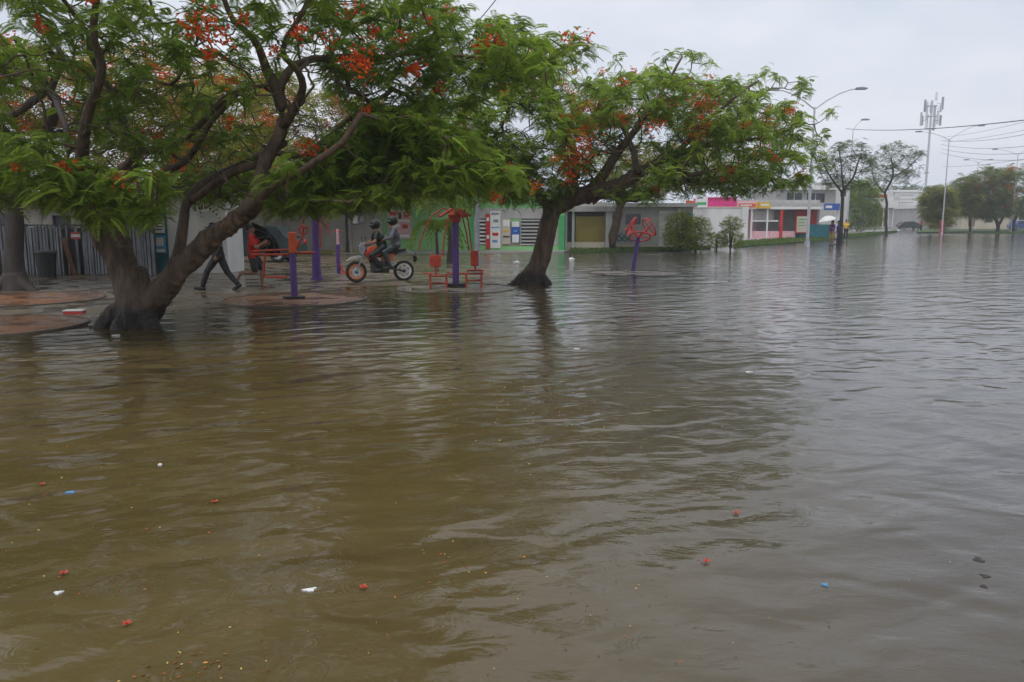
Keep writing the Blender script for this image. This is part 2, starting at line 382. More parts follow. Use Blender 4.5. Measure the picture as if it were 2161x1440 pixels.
# ------------------------------------------------------------------ trees
def frond_template(pairs=12, w=0.047):
    V = []; F = []
    def pt(t, y=0, z=0): return (t*(1-.12*t), y, z - 0.55*t*t)
    def quad(a, b_, c, d):
        i = len(V); V.extend([a, b_, c, d]); F.append((i, i+1, i+2, i+3))
    quad(pt(0, -0.006), pt(1, -0.003), pt(1, 0.003), pt(0, 0.006))
    for k in range(pairs):
        t = 0.14 + 0.86*k/(pairs-1); ln = 0.30*math.sin(math.pi*(0.22 + 0.72*t))**0.8 * (1.0 if k % 2 else 0.92)
        for s in (-1, 1):
            bx, bz = t*(1-.12*t), -0.55*t*t
            dx, dy = math.cos(R(62))*ln, math.sin(R(62))*ln*s
            quad((bx, 0, bz), (bx+dx*0.35 + w*0.9, dy*0.35 - s*w*0.4, bz-0.01), (bx+dx, dy, bz-0.07*ln*3), (bx+dx*0.45 - w*0.9, dy*0.45 + s*w*0.4, bz-0.01))
    return np.array(V, np.float32), np.array(F, np.int32)
FT = frond_template(17, 0.034); FT_S = frond_template(7)
def place(template, pos, Rm, sc, tint):
    V, F = template; n = len(pos)
    W = np.einsum('nij,vj->nvi', Rm, V) * sc[:, None, None] + pos[:, None, :]
    FF = F[None] + (np.arange(n) * len(V))[:, None, None]
    tj = np.clip(tint[:, None] + np.repeat(RNG.normal(0, .10, (n, len(V)//4)), 4, axis=1), 0, 1)
    return W.reshape(-1, 3), FF.reshape(-1, F.shape[1]), tj.ravel()
def rots(az, pitch, roll):
    ca, sa = np.cos(az), np.sin(az); cp, sp = np.cos(pitch), np.sin(pitch); cr_, sr = np.cos(roll), np.sin(roll)
    z = np.zeros_like(az); o = np.ones_like(az)
    Rz = np.stack([ca, -sa, z, sa, ca, z, z, z, o], -1).reshape(-1, 3, 3)
    Ry = np.stack([cp, z, -sp, z, o, z, sp, z, cp], -1).reshape(-1, 3, 3)
    Rx = np.stack([o, z, z, z, cr_, -sr, z, sr, cr_], -1).reshape(-1, 3, 3)
    return Rz @ Ry @ Rx

def sample_poly(poly, Y0, Y1, n, mind):
    """n points in the volume that a crown outline (photo points) bounds between two distances, kept mind metres apart"""
    xs = [p[0] for p in poly]; ys = [p[1] for p in poly]; out = []; tries = 0
    while len(out) < n and tries < n*30:
        tries += 1
        px = random.uniform(min(xs), max(xs)); py = random.uniform(min(ys), max(ys))
        if not inpoly(px, py, poly): continue
        q = P(px, py, random.uniform(Y0, Y1))
        if all((q - o).length > mind for o in out[-260:]): out.append(q)
    return out

def tubes_np(paths):
    """paths: list of (pts (k,3), radii (k)) -> V,F with 5-sided tubes"""
    Vs = []; Fs = []; off = 0; n = 5
    ang = 2*np.pi*np.arange(n)/n
    for pts, rad in paths:
        pts = np.asarray(pts); k = len(pts)
        d = np.gradient(pts, axis=0); d /= (np.linalg.norm(d, axis=1, keepdims=True) + 1e-9)
        ref = np.array([0.3, 0.2, 1.0]) if abs(d[0][2]) < 0.9 else np.array([1.0, 0.2, 0.1])
        u = np.cross(d, ref); u /= (np.linalg.norm(u, axis=1, keepdims=True) + 1e-9); w = np.cross(u, d)
        ring = pts[:, None, :] + (u[:, None, :]*np.cos(ang)[None, :, None] + w[:, None, :]*np.sin(ang)[None, :, None]) * np.asarray(rad)[:, None, None]
        Vs.append(ring.reshape(-1, 3))
        i = np.arange(k-1)[:, None]*n + np.arange(n)[None, :]; j = np.arange(k-1)[:, None]*n + (np.arange(n)[None, :]+1) % n
        Fs.append((np.stack([i, j, j+n, i+n], -1).reshape(-1, 4)) + off); off += k*n
    return np.concatenate(Vs), np.concatenate(Fs)

def smooth_path(lb, sub=3):
    if len(lb) < 3: return lb
    out = []
    for i in range(len(lb)-1):
        p0 = lb[max(i-1,0)][0]; p1, r1 = lb[i]; p2, r2 = lb[i+1]; p3 = lb[min(i+2,len(lb)-1)][0]
        for k in range(sub):
            t = k/sub; t2 = t*t; t3 = t2*t
            out.append((0.5*((2*p1) + (p2-p0)*t + (2*p0-5*p1+4*p2-p3)*t2 + (3*p1-p0-3*p2+p3)*t3), r1+(r2-r1)*t))
    out.append(lb[-1]); return out
def link_mesh_bm(name, mb, m, parent):
    return mb.build(name, m, parent, smooth=True)
def make_tree(name, base, limbs, tufts, label, cat='tree', leafm='leaf', barkm='bark', fl=None, fsize=0.46, nf=(8, 13), simple=False,
              voxel=0.03, rtip=0.006, amp=0.03, tintf=None, pods=0, group=None, solid=True, bare=()):
    """limbs: list of polylines of (Vector, radius). tufts: leaf-spray centres. fl: flower cluster centres (pos, size)"""
    base = Vector(base)
    root = empty(name, base, 0, label, cat, group)
    loc = lambda v: Vector(v) - base
    # trunk and main limbs, melted together
    prims = []; tb = MB(); paths = []
    for lb in limbs:
        sm = smooth_path(lb)
        for (a, ra), (c, rc) in zip(sm, sm[1:]):
            if solid and ra >= 0.125: prims.append(('cap', loc(a), loc(c), ra, rc))
        q = [x for x in sm if not solid or x[1] < 0.135]
        if len(q) > 1:
            pts = [loc(p) for p, _ in q]
            pts = [p + Vector((noise.noise(p*2.3), noise.noise(p*2.3 + Vector((9,0,0))), noise.noise(p*2.3 + Vector((0,9,0)))))*min(.06, q[i][1]) for i, p in enumerate(pts)]
            tb.tube(pts, [x[1] for x in q], 9)
    if prims:
        me = merged(prims, voxel, amp, 5.0)
        tb.bm.from_mesh(me)
    # grow the branchwork out to every spray
    nodes = []; par = []; cnt = []
    for lb in limbs:
        for (a, ra), (c, rc) in list(zip(lb, lb[1:])):
            n = max(2, int((c - a).length / 0.35))
            if a.z < base.z + 1.1: continue
            if ra > 0.3: continue
            for i in range(n): nodes.append(a.lerp(c, i/n)); par.append(-1)
        if lb[-1][0].z > base.z+1: nodes.append(lb[-1][0]); par.append(-1)
    NA = np.array([tuple(p) for p in nodes])
    nroot = len(NA)
    T = np.array([tuple(t) for t in list(tufts) + list(bare)])
    d0 = np.min(np.linalg.norm(T[:, None, :] - NA[None], axis=2), axis=1)
    order = np.argsort(d0)
    nodes = [np.array(x) for x in NA]; par = [-1]*nroot; arr = np.zeros((nroot + len(T)*4 + 5, 3)); arr[:nroot] = NA; cntN = nroot
    segs = []
    for ti in order:
        t = T[ti]
        dd = np.linalg.norm(arr[:cntN] - t, axis=1) + 0.35*np.maximum(0, arr[:cntN, 2] - t[2])
        j = int(np.argmin(dd)); a = arr[j].copy(); L_ = np.linalg.norm(t - a)
        nseg = 2 if L_ < 0.6 else (3 if L_ < 1.4 else 4); prev = j
        for s_ in range(1, nseg+1):
            f = s_/nseg; q = a + (t - a)*f
            if s_ < nseg: q = q + RNG.normal(0, 0.09*L_, 3) + np.array([0, 0, -0.10*L_*math.sin(math.pi*f)*0.5])
            arr[cntN] = q; par.append(prev); prev = cntN; cntN += 1
            if cntN >= len(arr) - 2: break
    leafc = np.zeros(cntN); 
    haschild = np.zeros(cntN, bool)
    for i in range(nroot, cntN): haschild[par[i]] = True
    leafc[~haschild] = 1
    for i in range(cntN-1, nroot-1, -1): leafc[par[i]] += leafc[i]
    rad = rtip * np.power(np.maximum(leafc, 1), 0.46)
    paths = []
    for i in range(nroot, cntN):
        p = par[i]; r0 = rad[i]*1.12 if p < nroot else min(rad[p], rad[i]*1.6)
        paths.append((np.stack([arr[p], (arr[p]+arr[i])/2 + RNG.normal(0, 0.012, 3), arr[i]]) - np.array(base), (r0, (r0+rad[i])/2, rad[i]*0.95)))
    V, F = tubes_np(paths)
    o_ = npmesh('tmp', V, F, M[barkm]); tb.bm.from_mesh(o_.data); bpy.data.objects.remove(o_)
    for _ in range(pods):
        t = Vector(random.choice(tufts)) - base; ln = random.uniform(0.25, 0.5); s_ = random.uniform(-.12, .12)
        tb.tube([t, t + Vector((s_*0.4, 0, -ln*0.5)), t + Vector((s_, 0.03, -ln))], [0.008, 0.02, 0.006], 5)
    link_mesh_bm('trunk', tb, barkm, root)
    # leaf sprays
    pos = []; az = []; pit = []; rol = []; sc = []; tn = []
    for t in tufts:
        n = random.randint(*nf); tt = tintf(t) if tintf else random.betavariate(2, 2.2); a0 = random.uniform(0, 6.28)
        q = np.array(t) - np.array(base); lean = random.uniform(-0.2, 0.35)
        for k in range(n):
            a = a0 + 2*math.pi*k/n*1.0 + random.uniform(-0.35, 0.35)
            pos.append(q + RNG.normal(0, 0.075 if not simple else 0.12, 3)); az.append(a); pit.append(random.gauss(0.12, 0.32) + lean*math.cos(a - a0)); rol.append(random.gauss(0, 0.35))
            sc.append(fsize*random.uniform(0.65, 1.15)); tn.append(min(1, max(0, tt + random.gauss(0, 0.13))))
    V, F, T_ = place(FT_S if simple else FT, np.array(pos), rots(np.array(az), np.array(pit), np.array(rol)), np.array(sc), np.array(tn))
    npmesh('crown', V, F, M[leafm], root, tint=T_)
    if fl:
        V = []; F = []; T2 = []
        for q, s_ in fl:
            q = q - base
            npet = int(75 * (s_ / 0.3)**1.7) + 8
            for _ in range(npet):
                c = q + Vector((random.gauss(0, .5)*s_, random.gauss(0, .5)*s_, random.gauss(0, .42)*s_))
                u = Vector((random.gauss(0,1), random.gauss(0,1), random.gauss(0,1))).normalized(); w = u.orthogonal().normalized(); u = u*random.uniform(.020,.042); w = w*random.uniform(.015,.034)
                i = len(V); V += [tuple(c-u), tuple(c+w), tuple(c+u), tuple(c-w)]; F.append((i,i+1,i+2,i+3)); T2 += [random.random()]*4
        npmesh('flowers', np.array(V), np.array(F), M['flower'], root, tint=T2)
    return root

def LB(*pts): return [(P(px, py, Y), r) for px, py, Y, r in pts]
def FLW(lst): return [(P(px, py, Y), s) for px, py, Y, s in lst]
def scatter_fl(tufts, n, s=(0.08, 0.2), up=0.12):
    return [(Vector(random.choice(tufts)) + Vector((0, -0.15, random.uniform(0, up))), random.uniform(*s)) for _ in range(n)]

# --- the big near flame tree
b1 = G(285, 688)
Yb = b1.y
limbs1 = [
    [(b1+Vector((0,0,.45)), .2), (b1+Vector((-.35,-.12,.12)), .17), (b1+Vector((-.58,-.25,-.12)), .1)], [(b1+Vector((0,0,.4)), .2), (b1+Vector((.3,-.2,.1)), .15), (b1+Vector((.5,-.35,-.1)), .13)],
    [(b1+Vector((0,0,.4)), .2), (b1+Vector((-.05,-.3,.08)), .15), (b1+Vector((-.1,-.5,-.12)), .13)], [(b1+Vector((0,0,.4)), .2), (b1+Vector((-.4,.15,.15)), .15), (b1+Vector((-.7,.3,-.1)), .13)],
    [(b1 + Vector((0, 0, -0.3)), 0.42), (b1 + Vector((0.02, 0, 0.10)), 0.36), (b1 + Vector((0.03, 0, 0.42)), 0.33), (b1+Vector((0.02,0,.75)), 0.27)],
    LB((285, 655, Yb-.1, .30), (262, 590, Yb, .21), (240, 545, Yb, .165), (205, 480, Yb-.1, .145), (180, 400, Yb-.3, .12), (172, 310, Yb-.6, .095), (190, 230, Yb-.9, .075), (215, 140, Yb-1.2, .06), (195, 60, Yb-1.5, .05), (210, -60, Yb-1.8, .04), (180, -220, Yb-2, .03)),
    LB((290, 640, Yb, .27), (272, 560, Yb+.2, .15), (255, 490, Yb+.6, .12), (245, 420, Yb+1, .10), (290, 350, Yb+1.4, .09), (265, 270, Yb+1.6, .08), (235, 190, Yb+1.8, .065), (200, 120, Yb+1.8, .055)),
    LB((310, 650, Yb, .29), (345, 608, Yb-.1, .215), (382, 566, Yb-.2, .18), (440, 509, Yb-.3, .16), (490, 468, Yb-.4, .145), (530, 432, Yb-.5, .125), (560, 350, Yb-.4, .11), (592, 280, Yb-.4, .10), (588, 200, Yb-.4, .095), (560, 145, Yb-.5, .075), (530, 80, Yb-.7, .05), (480, 20, Yb-.9, .04), (450,-100,Yb-1,.03)),
    LB((588, 200, Yb-.4, .085), (620, 140, Yb-.3, .06), (690, 120, Yb-.2, .05), (800, 122, Yb, .042), (900, 112, Yb+.3, .035), (1010, 122, Yb+.6, .028), (1110, 122, Yb+1, .022), (1210, 96, Yb+1.4, .014)),
    LB((592, 270, Yb-.4, .08), (640, 200, Yb-.9, .06), (630, 150, Yb-1.2, .05), (600, 110, Yb-1.5, .04), (640, 20, Yb-1.8, .035), (700, -100, Yb-2, .03)),
    LB((345, 610, Yb+.1, .16), (372, 540, Yb+.3, .105), (388, 470, Yb+.5, .085), (400, 420, Yb+.6, .08), (430, 385, Yb+.8, .07), (500, 355, Yb+.9, .065), (570, 320, Yb+1, .06), (640, 330, Yb+1.3, .05), (740, 250, Yb+1.6, .045), (830, 190, Yb+1.8, .035)),
    LB((400, 425, Yb+.6, .07), (470, 380, Yb+.4, .07), (540, 345, Yb+.2, .07), (600, 300, Yb, .06)),
    LB((250, 360, Yb+1.2, .07), (300, 320, Yb+.9, .07), (380, 300, Yb+.6, .06), (470, 210, Yb+.3, .055), (510, 190, Yb+.2, .04), (600, 175, Yb, .03)),
    LB((245, 440, Yb+.9, .08), (300, 385, Yb+.5, .07), (370, 350, Yb+.3, .06), (420, 300, Yb, .05), (450, 250, Yb-.2, .045), (500, 200, Yb-.3, .04)),
    LB((265, 285, Yb+1.5, .06), (235, 200, Yb+1.2, .055), (190, 110, Yb+.9, .05), (180, 60, Yb+.5, .04), (120, -20, Yb, .035)),
    LB((235, 195, Yb+1.2, .045), (290, 160, Yb+1, .035), (360, 178, Yb+.9, .03), (400, 120, Yb+.8, .025), (420, 80, Yb+.7, .02)),
    LB((490, 455, Yb-.4, .09), (570, 400, Yb-1, .07), (640, 360, Yb-1.3, .055), (720, 300, Yb-1.5, .045), (760, 240, Yb-1.6, .035)),
]
tf1 = []
tf1 += sample_poly([(-180, 300), (60, 290), (150, 340), (330, 370), (350, 440), (250, 470), (180, 445), (60, 420), (-180, 470)], Yb-3.2, Yb-.2, 105, 0.25)
tf1 += sample_poly([(150, 360), (330, 395), (330, 455), (270, 480), (190, 455)], Yb-1.6, Yb-.4, 14, 0.25)
tf1 += sample_poly([(330, 340), (540, 360), (540, 425), (420, 420), (350, 400)], Yb+.8, Yb+3, 26, 0.3)
tf1 += sample_poly([(560, 380), (700, 280), (860, 230), (1000, 290), (1090, 385), (1010, 402), (880, 402), (820, 425), (640, 445), (560, 440)], Yb-1.5, Yb+3.5, 340, 0.24)
tf1 += sample_poly([(-250, -520), (900, -520), (960, -20), (900, 20), (400, 10), (180, 80), (60, 170), (-250, 180)], Yb-3.2, Yb+3, 370, 0.34)
tf1 += sample_poly([(640, 10), (960, 0), (1040, 60), (1100, 90), (1080, 160), (960, 260), (760, 270), (700, 190)], Yb-1, Yb+3, 170, 0.25)
tf1 += sample_poly([(0, 60), (330, 60), (230, 300), (0, 300)], Yb-1, Yb+1.5, 26, 0.35)
tf1 += sample_poly([(180, 20), (700, 20), (650, 120), (230, 120)], Yb-2, Yb+2, 40, 0.3)
tf1 += sample_poly([(150, 110), (620, 130), (600, 330), (330, 350), (180, 300)], Yb-1.2, Yb+2, 42, .35)
tf1 += sample_poly([(1040, 30), (1130, 60), (1210, 110), (1180, 170), (1050, 170)], Yb-.5, Yb+2.5, 26, .28)
tf1 += [P(*q) for q in ((1105, 80, Yb+1.2), (1215, 75, Yb+1.6), (1240, 105, Yb+1.6), (1195, 100, Yb+1.4), (1050, 60, Yb+1), (150, 390, Yb-2.4), (100, 410, Yb-2.6), (250, 440, Yb-1))]
fl1 = FLW([(430, 45, Yb-2.2, .30), (455, 75, Yb-2.2, .22), (410, 60, Yb-2.2, .16), (520, 40, Yb-2.0, .12), (625, 68, Yb-2.0, .15), (640, 60, Yb-2.0, .1), (765, 115, Yb-1.9, .2), (768, 150, Yb-1.9, .16), (755, 130, Yb-1.9, .14), (730, 128, Yb-1.8, .1),
          (790, 70, Yb-1.5, .12), (850, 75, Yb-1.0, .14), (880, 145, Yb-1.0, .14), (870, 150, Yb-1.0, .1), (1030, 90, Yb-0.5, .18), (1015, 105, Yb-0.5, .12), (85, 50, Yb-3.0, .12), (745, 20, Yb-2.0, .15), (690, 85, Yb-1.7, .12), (930, 190, Yb-0.5, .12), (1050, 410, Yb+0.0, .12)]) + scatter_fl(tf1, 55, (.07,.16), .25)
make_tree('flame_tree', b1, limbs1, tf1, 'large near flame tree with several dark spreading trunks rising from the water at left', fl=fl1, bare=sample_poly([(20, 90), (400, 60), (760, 100), (900, 200), (780, 300), (640, 330), (420, 380), (200, 330), (60, 300)], Yb-1.5, Yb+2.2, 240, .3), pods=70, voxel=0.028, rtip=0.009, amp=.045, fsize=.31, nf=(14,20), tintf=lambda t: random.betavariate(2, 2.2)*.8 + (.22 if t.z > 4.2 or t.x > -1.5 else .03))  # low left leaves tinted darker: canopy shade put into the leaf colour

# --- dark trunk at the far left and the orange-flecked crowns behind
b0 = G(35, 614); Y0 = b0.y
limbs0 = [[(b0+Vector((0,0,.5)), .2), (b0+Vector((.3,-.1,.12)), .15), (b0+Vector((.6,-.1,-.08)), .1)], [(b0+Vector((0,0,.5)), .2), (b0+Vector((-.3,-.1,.12)), .15), (b0+Vector((-.6,-.1,-.08)), .1)],[(b0+Vector((0,0,-.3)), .42), (b0+Vector((0,0,.12)), .33), (b0+Vector((0,0,.5)), .25)],
          [(b0+Vector((0,0,.3)), .27)] + LB((28, 540, Y0, .23), (32, 470, Y0, .2), (30, 400, Y0, .17), (70, 330, Y0, .13), (120, 230, Y0-.5, .11), (105, 190, Y0-1, .09), (130, 120, Y0-1, .07), (60, 40, Y0-1, .05)),
          LB((30, 420, Y0, .16), (-20, 330, Y0, .12), (-60, 220, Y0+.5, .1), (-100, 100, Y0+1, .06)),
          LB((70, 330, Y0, .1), (0, 262, Y0-.6, .1), (40, 235, Y0-.8, .09), (98, 185, Y0-1, .09), (60, 130, Y0-1.4, .07), (30, 80, Y0-1.8, .05)),
          LB((105, 190, Y0-1, .08), (135, 250, Y0-1.4, .07), (146, 310, Y0-1.6, .06)),
          LB((100, 290, Y0, .1), (220, 260, Y0+1, .08), (330, 200, Y0+2, .06))]
tf0 = sample_poly([(-250, 60), (380, 110), (560, 150), (600, 300), (540, 425), (330, 415), (100, 430), (-250, 450)], Y0-1, Y0+6, 460, 0.36)
make_tree('flame_tree', b0, limbs0, tf0, 'dark-trunked flame tree with orange blooms at the far left behind the big tree', fl=scatter_fl(tf0, 260, (0.12, 0.32)), leafm='leaf_olive', barkm='bark_dark', fsize=0.62, simple=True, voxel=0.04, rtip=0.011, solid=False)

def simple_tree(base, trunk, poly, Yr, n, label, leafm='leaf_olive', fls=0, fsize=0.6, r=0.15, mind=0.5, cat='tree', name='flame_tree', extra=(), bark='bark_dark', voxel=0.05, flsize=(0.15,0.35), rtip=0.01, amp=0.02, nf=(8,13), group=None, tufts_extra=(), tintf=None):
    tf = sample_poly(poly, Yr[0], Yr[1], n, mind) + list(tufts_extra)
    tr = [(base + Vector((0,0,-.3)), r*1.35), (base + Vector((0,0,.15)), r*1.1)] + trunk
    return make_tree(name, base, [tr] + list(extra), tf, label, cat, leafm, bark, scatter_fl(tf, fls, flsize) if fls else None, fsize, nf, True, voxel, rtip, amp, group=group, solid=False, tintf=tintf)

# --- second tree, right of the red machine
b2 = G(1130, 600); Y2 = b2.y
limbs2 = [[(b2+Vector((0,0,.5)), .2), (b2+Vector((-.35,0,.16)), .15), (b2+Vector((-.7,-.1,-.08)), .13)], [(b2+Vector((0,0,.4)), .18), (b2+Vector((.22,-.15,.1)), .14), (b2+Vector((.36,-.2,-.1)), .126)],[(b2+Vector((-.25,0,-.3)), .42), (b2+Vector((-.05,0,.05)), .34), (b2+Vector((0,0,.35)), .28)] + LB((1140, 550, Y2, .27), (1152, 500, Y2, .25), (1163, 455, Y2, .23), (1180, 425, Y2, .21)),
          LB((1170, 440, Y2, .22), (1225, 412, Y2, .24), (1290, 400, Y2, .22), (1350, 365, Y2+.2, .15), (1420, 330, Y2+.3, .10), (1520, 300, Y2+.5, .07), (1620, 290, Y2+.8, .05), (1700, 260, Y2+.9, .03)),
          LB((1240, 415, Y2, .18), (1300, 330, Y2-.3, .12), (1350, 260, Y2-.5, .08), (1400, 190, Y2-.5, .05), (1440, 120, Y2-.5, .025)),
          LB((1200, 420, Y2, .16), (1215, 350, Y2, .12), (1190, 260, Y2+.4, .09), (1170, 200, Y2+.8, .06), (1150, 150, Y2+1, .04)),
          LB((1163, 450, Y2, .13), (1120, 390, Y2-.4, .09), (1060, 330, Y2-1, .06), (1010, 270, Y2-1.4, .04)),
          LB((1290, 400, Y2, .16), (1340, 420, Y2+.6, .10), (1400, 390, Y2+1.2, .08), (1480, 380, Y2+1.6, .06), (1560, 370, Y2+2, .05)),
          LB((1345, 365, Y2, .1), (1330, 300, Y2+1, .08), (1290, 230, Y2+1.6, .06), (1270, 170, Y2+1.8, .04)),
          LB((1420, 330, Y2+.3, .08), (1500, 250, Y2, .06), (1560, 200, Y2-.2, .04), (1600, 170, Y2, .03)),
          LB((1410, 330, Y2+.3, .07), (1450, 370, Y2-1, .06), (1540, 350, Y2-1.5, .04))]
tf2 = sample_poly([(1190, 200), (1260, 165), (1400, 150), (1520, 170), (1640, 200), (1690, 240), (1700, 300), (1560, 280), (1440, 260), (1340, 240), (1280, 290), (1190, 300)], Y2-2.6, Y2+3, 290, 0.26)
tf2 += sample_poly([(1440, 260), (1600, 280), (1700, 330), (1700, 378), (1640, 404), (1500, 410), (1380, 418), (1260, 415), (1250, 385), (1330, 405), (1400, 340)], Y2-2.4, Y2+3, 200, 0.26)
tf2 += sample_poly([(985, 190), (1160, 170), (1200, 260), (1210, 370), (1150, 435), (1060, 420), (960, 385), (900, 330)], Y2-3, Y2+1, 260, 0.27)
tf2 += sample_poly([(1180, 300), (1260, 330), (1250, 380), (1180, 400)], Y2-2, Y2+1, 20, 0.3)
tf2 += sample_poly([(1250, 235), (1440, 225), (1450, 330), (1340, 370), (1240, 340)], Y2+.4, Y2+3.2, 60, .26)
tf2 += sample_poly([(1050, 105), (1130, 110), (1230, 125), (1260, 200), (1150, 215), (1040, 215)], Y2-2, Y2+1, 55, .26)
tf2 += [P(x, y, Y2 + random.uniform(-1, 1)) for x, y in ((1440, 110), (1405, 120), (1470, 112), (1495, 132), (1550, 165), (1620, 150), (1640, 160), (1690, 172), (1700, 180), (1595, 165), (1735, 290), (1725, 300), (1740, 340), (1755, 235), (1300, 125), (1275, 155), (1365, 150), (1180, 160), (1710, 350), (1720, 320), (1690, 190), (1150, 420), (1165, 440), (1180, 425))]
fl2 = FLW([(1215, 300, Y2-2.4, 0.47), (1235, 285, Y2-2.4, 0.38), (1195, 335, Y2-2.4, 0.38), (1225, 330, Y2-2.4, 0.31), (1200, 365, Y2-2.4, 0.25), (1195, 380, Y2-2.4, 0.16), (1235, 225, Y2-2.1, 0.31), (1255, 230, Y2-2.1, 0.25), (1205, 245, Y2-2.1, 0.22), (1320, 245, Y2-1.9, 0.31), (1300, 255, Y2-1.9, 0.26),
           (1485, 215, Y2-1.9, 0.38), (1465, 212, Y2-1.9, 0.26), (1505, 225, Y2-1.9, 0.22), (1475, 265, Y2-2.1, 0.29), (1500, 260, Y2-2.1, 0.22), (1470, 285, Y2-2.1, 0.29), (1375, 270, Y2-2.2, 0.22), (1395, 262, Y2-2.2, 0.18), (1665, 230, Y2-1.4, 0.22), (1672, 235, Y2-1.4, 0.16), (1620, 262, Y2-1.7, 0.31), (1610, 315, Y2-1.5, 0.25), (1635, 335, Y2-1.5, 0.18), (1530, 365, Y2-1.9, 0.22), (1545, 360, Y2-1.9, 0.18), (1050, 400, Y2-2.9, 0.22), (1045, 420, Y2-2.9, 0.18), (1130, 395, Y2-2.9, 0.18), (1410, 215, Y2-1.9, 0.22), (1210, 155, Y2-0.9, 0.20), (1140, 175, Y2-0.9, 0.18)]) + scatter_fl(tf2, 70, (.08,.2), .3)
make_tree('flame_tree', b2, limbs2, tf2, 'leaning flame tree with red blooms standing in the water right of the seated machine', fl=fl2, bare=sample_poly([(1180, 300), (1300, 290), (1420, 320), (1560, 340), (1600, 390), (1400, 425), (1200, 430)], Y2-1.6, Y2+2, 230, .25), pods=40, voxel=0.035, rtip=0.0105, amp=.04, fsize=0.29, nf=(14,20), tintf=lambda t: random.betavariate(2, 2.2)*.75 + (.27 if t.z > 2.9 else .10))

# --- small trees in the row behind
c = G(736, 536)
simple_tree(c, LB((735, 500, c.y, .11), (733, 450, c.y, .1), (745, 400, c.y, .08), (760, 350, c.y, .06)), [(330, 200), (450, 130), (640, 150), (760, 220), (880, 230), (980, 280), (960, 420), (840, 435), (700, 425), (560, 440), (400, 425)], (c.y-4, c.y+4), 470, 'thin-trunked tree in front of the concrete wall', fls=260, fsize=0.95, mind=0.5, flsize=(.2,.45))
c = G(951, 556)
simple_tree(c, LB((950, 520, c.y, .1), (949, 470, c.y, .09), (955, 420, c.y, .07), (965, 370, c.y, .05)), [(850, 330), (960, 270), (1080, 300), (1100, 420), (1000, 440), (880, 435), (850, 400)], (c.y-2, c.y+2), 75, 'slim tree directly behind the purple post of the seated machine', leafm='leaf', fsize=0.6)
c = G(1293, 530)
simple_tree(c, LB((1293, 500, c.y, .26), (1303, 465, c.y, .24), (1312, 430, c.y, .2), (1350, 390, c.y, .14), (1420, 360, c.y, .1)), [(1250, 320), (1400, 300), (1560, 320), (1640, 360), (1600, 392), (1480, 396), (1340, 410), (1260, 400)], (c.y-4, c.y+4), 130, 'thick-trunked tree by the pale graffiti wall', fls=24, fsize=0.9, mind=0.6, extra=[LB((1310, 440, c.y, .16), (1290, 380, c.y, .1), (1300, 340, c.y, .06))], bark='bark')
c = G(1774, 516)
simple_tree(c, LB((1775, 480, c.y, .13), (1778, 430, c.y, .12), (1779, 405, c.y, .1), (1800, 375, c.y, .07), (1812, 340, c.y, .05)), [(1715, 345), (1760, 300), (1800, 290), (1845, 320), (1850, 385), (1800, 400), (1740, 395)], (c.y-2, c.y+2), 175, 'sparse dark tree beside the people under the white umbrella', leafm='leaf_far', fsize=0.5, mind=0.2, name='street_tree', extra=[LB((1779, 410, c.y, .08), (1750, 370, c.y, .06), (1735, 340, c.y, .04)), LB((1779, 405, c.y, .06), (1775, 350, c.y, .05), (1770, 310, c.y, .03))], nf=(5, 9))
c = G(1870, 498)
simple_tree(c, LB((1870, 470, c.y, .15), (1871, 430, c.y, .14), (1868, 405, c.y, .12), (1885, 370, c.y, .1), (1880, 330, c.y, .07)), [(1830, 340), (1860, 305), (1900, 298), (1950, 320), (1945, 370), (1900, 390), (1840, 385)], (c.y-3, c.y+3), 145, 'thin sparse street tree in front of the white block', leafm='leaf_far', fsize=0.7, mind=0.3, name='street_tree', extra=[LB((1868, 410, c.y, .08), (1845, 380, c.y, .06), (1840, 350, c.y, .04)), LB((1883, 375, c.y, .08), (1915, 355, c.y, .06), (1945, 325, c.y, .04))], nf=(5, 9))
c = G(2105, 491.5)
simple_tree(c, LB((2106, 475, c.y, .24), (2100, 460, c.y, .2), (2090, 430, c.y, .15), (2085, 395, c.y, .1)), [(1985, 415), (2020, 378), (2085, 355), (2140, 352), (2140, 455), (2080, 460), (2010, 452)], (c.y-6, c.y+6), 420, 'rust-topped flame tree at right over the parked blue car, two-trunked', fls=50, fsize=1.0, mind=0.45, r=.24, flsize=(0.3, 0.7), extra=[LB((2106, 478, c.y, .18), (2120, 450, c.y, .14), (2125, 410, c.y, .1))], leafm='leaf_autumn', tintf=lambda t: min(.75, max(0, (t.z-8.0)*.5)) + random.uniform(-.1,.1))
c = G(2137, 490)
simple_tree(c, LB((2137, 475, c.y, .3), (2145, 455, c.y, .22), (2160, 420, c.y, .15), (2180, 390, c.y, .1)), [(2110, 360), (2200, 335), (2330, 340), (2360, 400), (2300, 460), (2120, 455)], (c.y-6, c.y+6), 420, 'dark stout flame tree at the right edge of the picture', fls=50, fsize=1.0, mind=0.4, r=.3, flsize=(0.3, 0.7), leafm='leaf_autumn', tintf=lambda t: min(.75, max(0, (t.z-8.4)*.5)) + random.uniform(-.1,.1))
c = G(2047, 492)
simple_tree(c, LB((2047, 470, c.y, .17), (2045, 450, c.y, .14), (2035, 420, c.y, .1)), [(2005, 430), (2020, 395), (2060, 380), (2075, 440), (2040, 455)], (c.y-4, c.y+4), 140, 'smaller tree with a thin trunk left of the two-trunked one', fsize=1.0, mind=0.5, name='street_tree')
c = G(1990, 494)
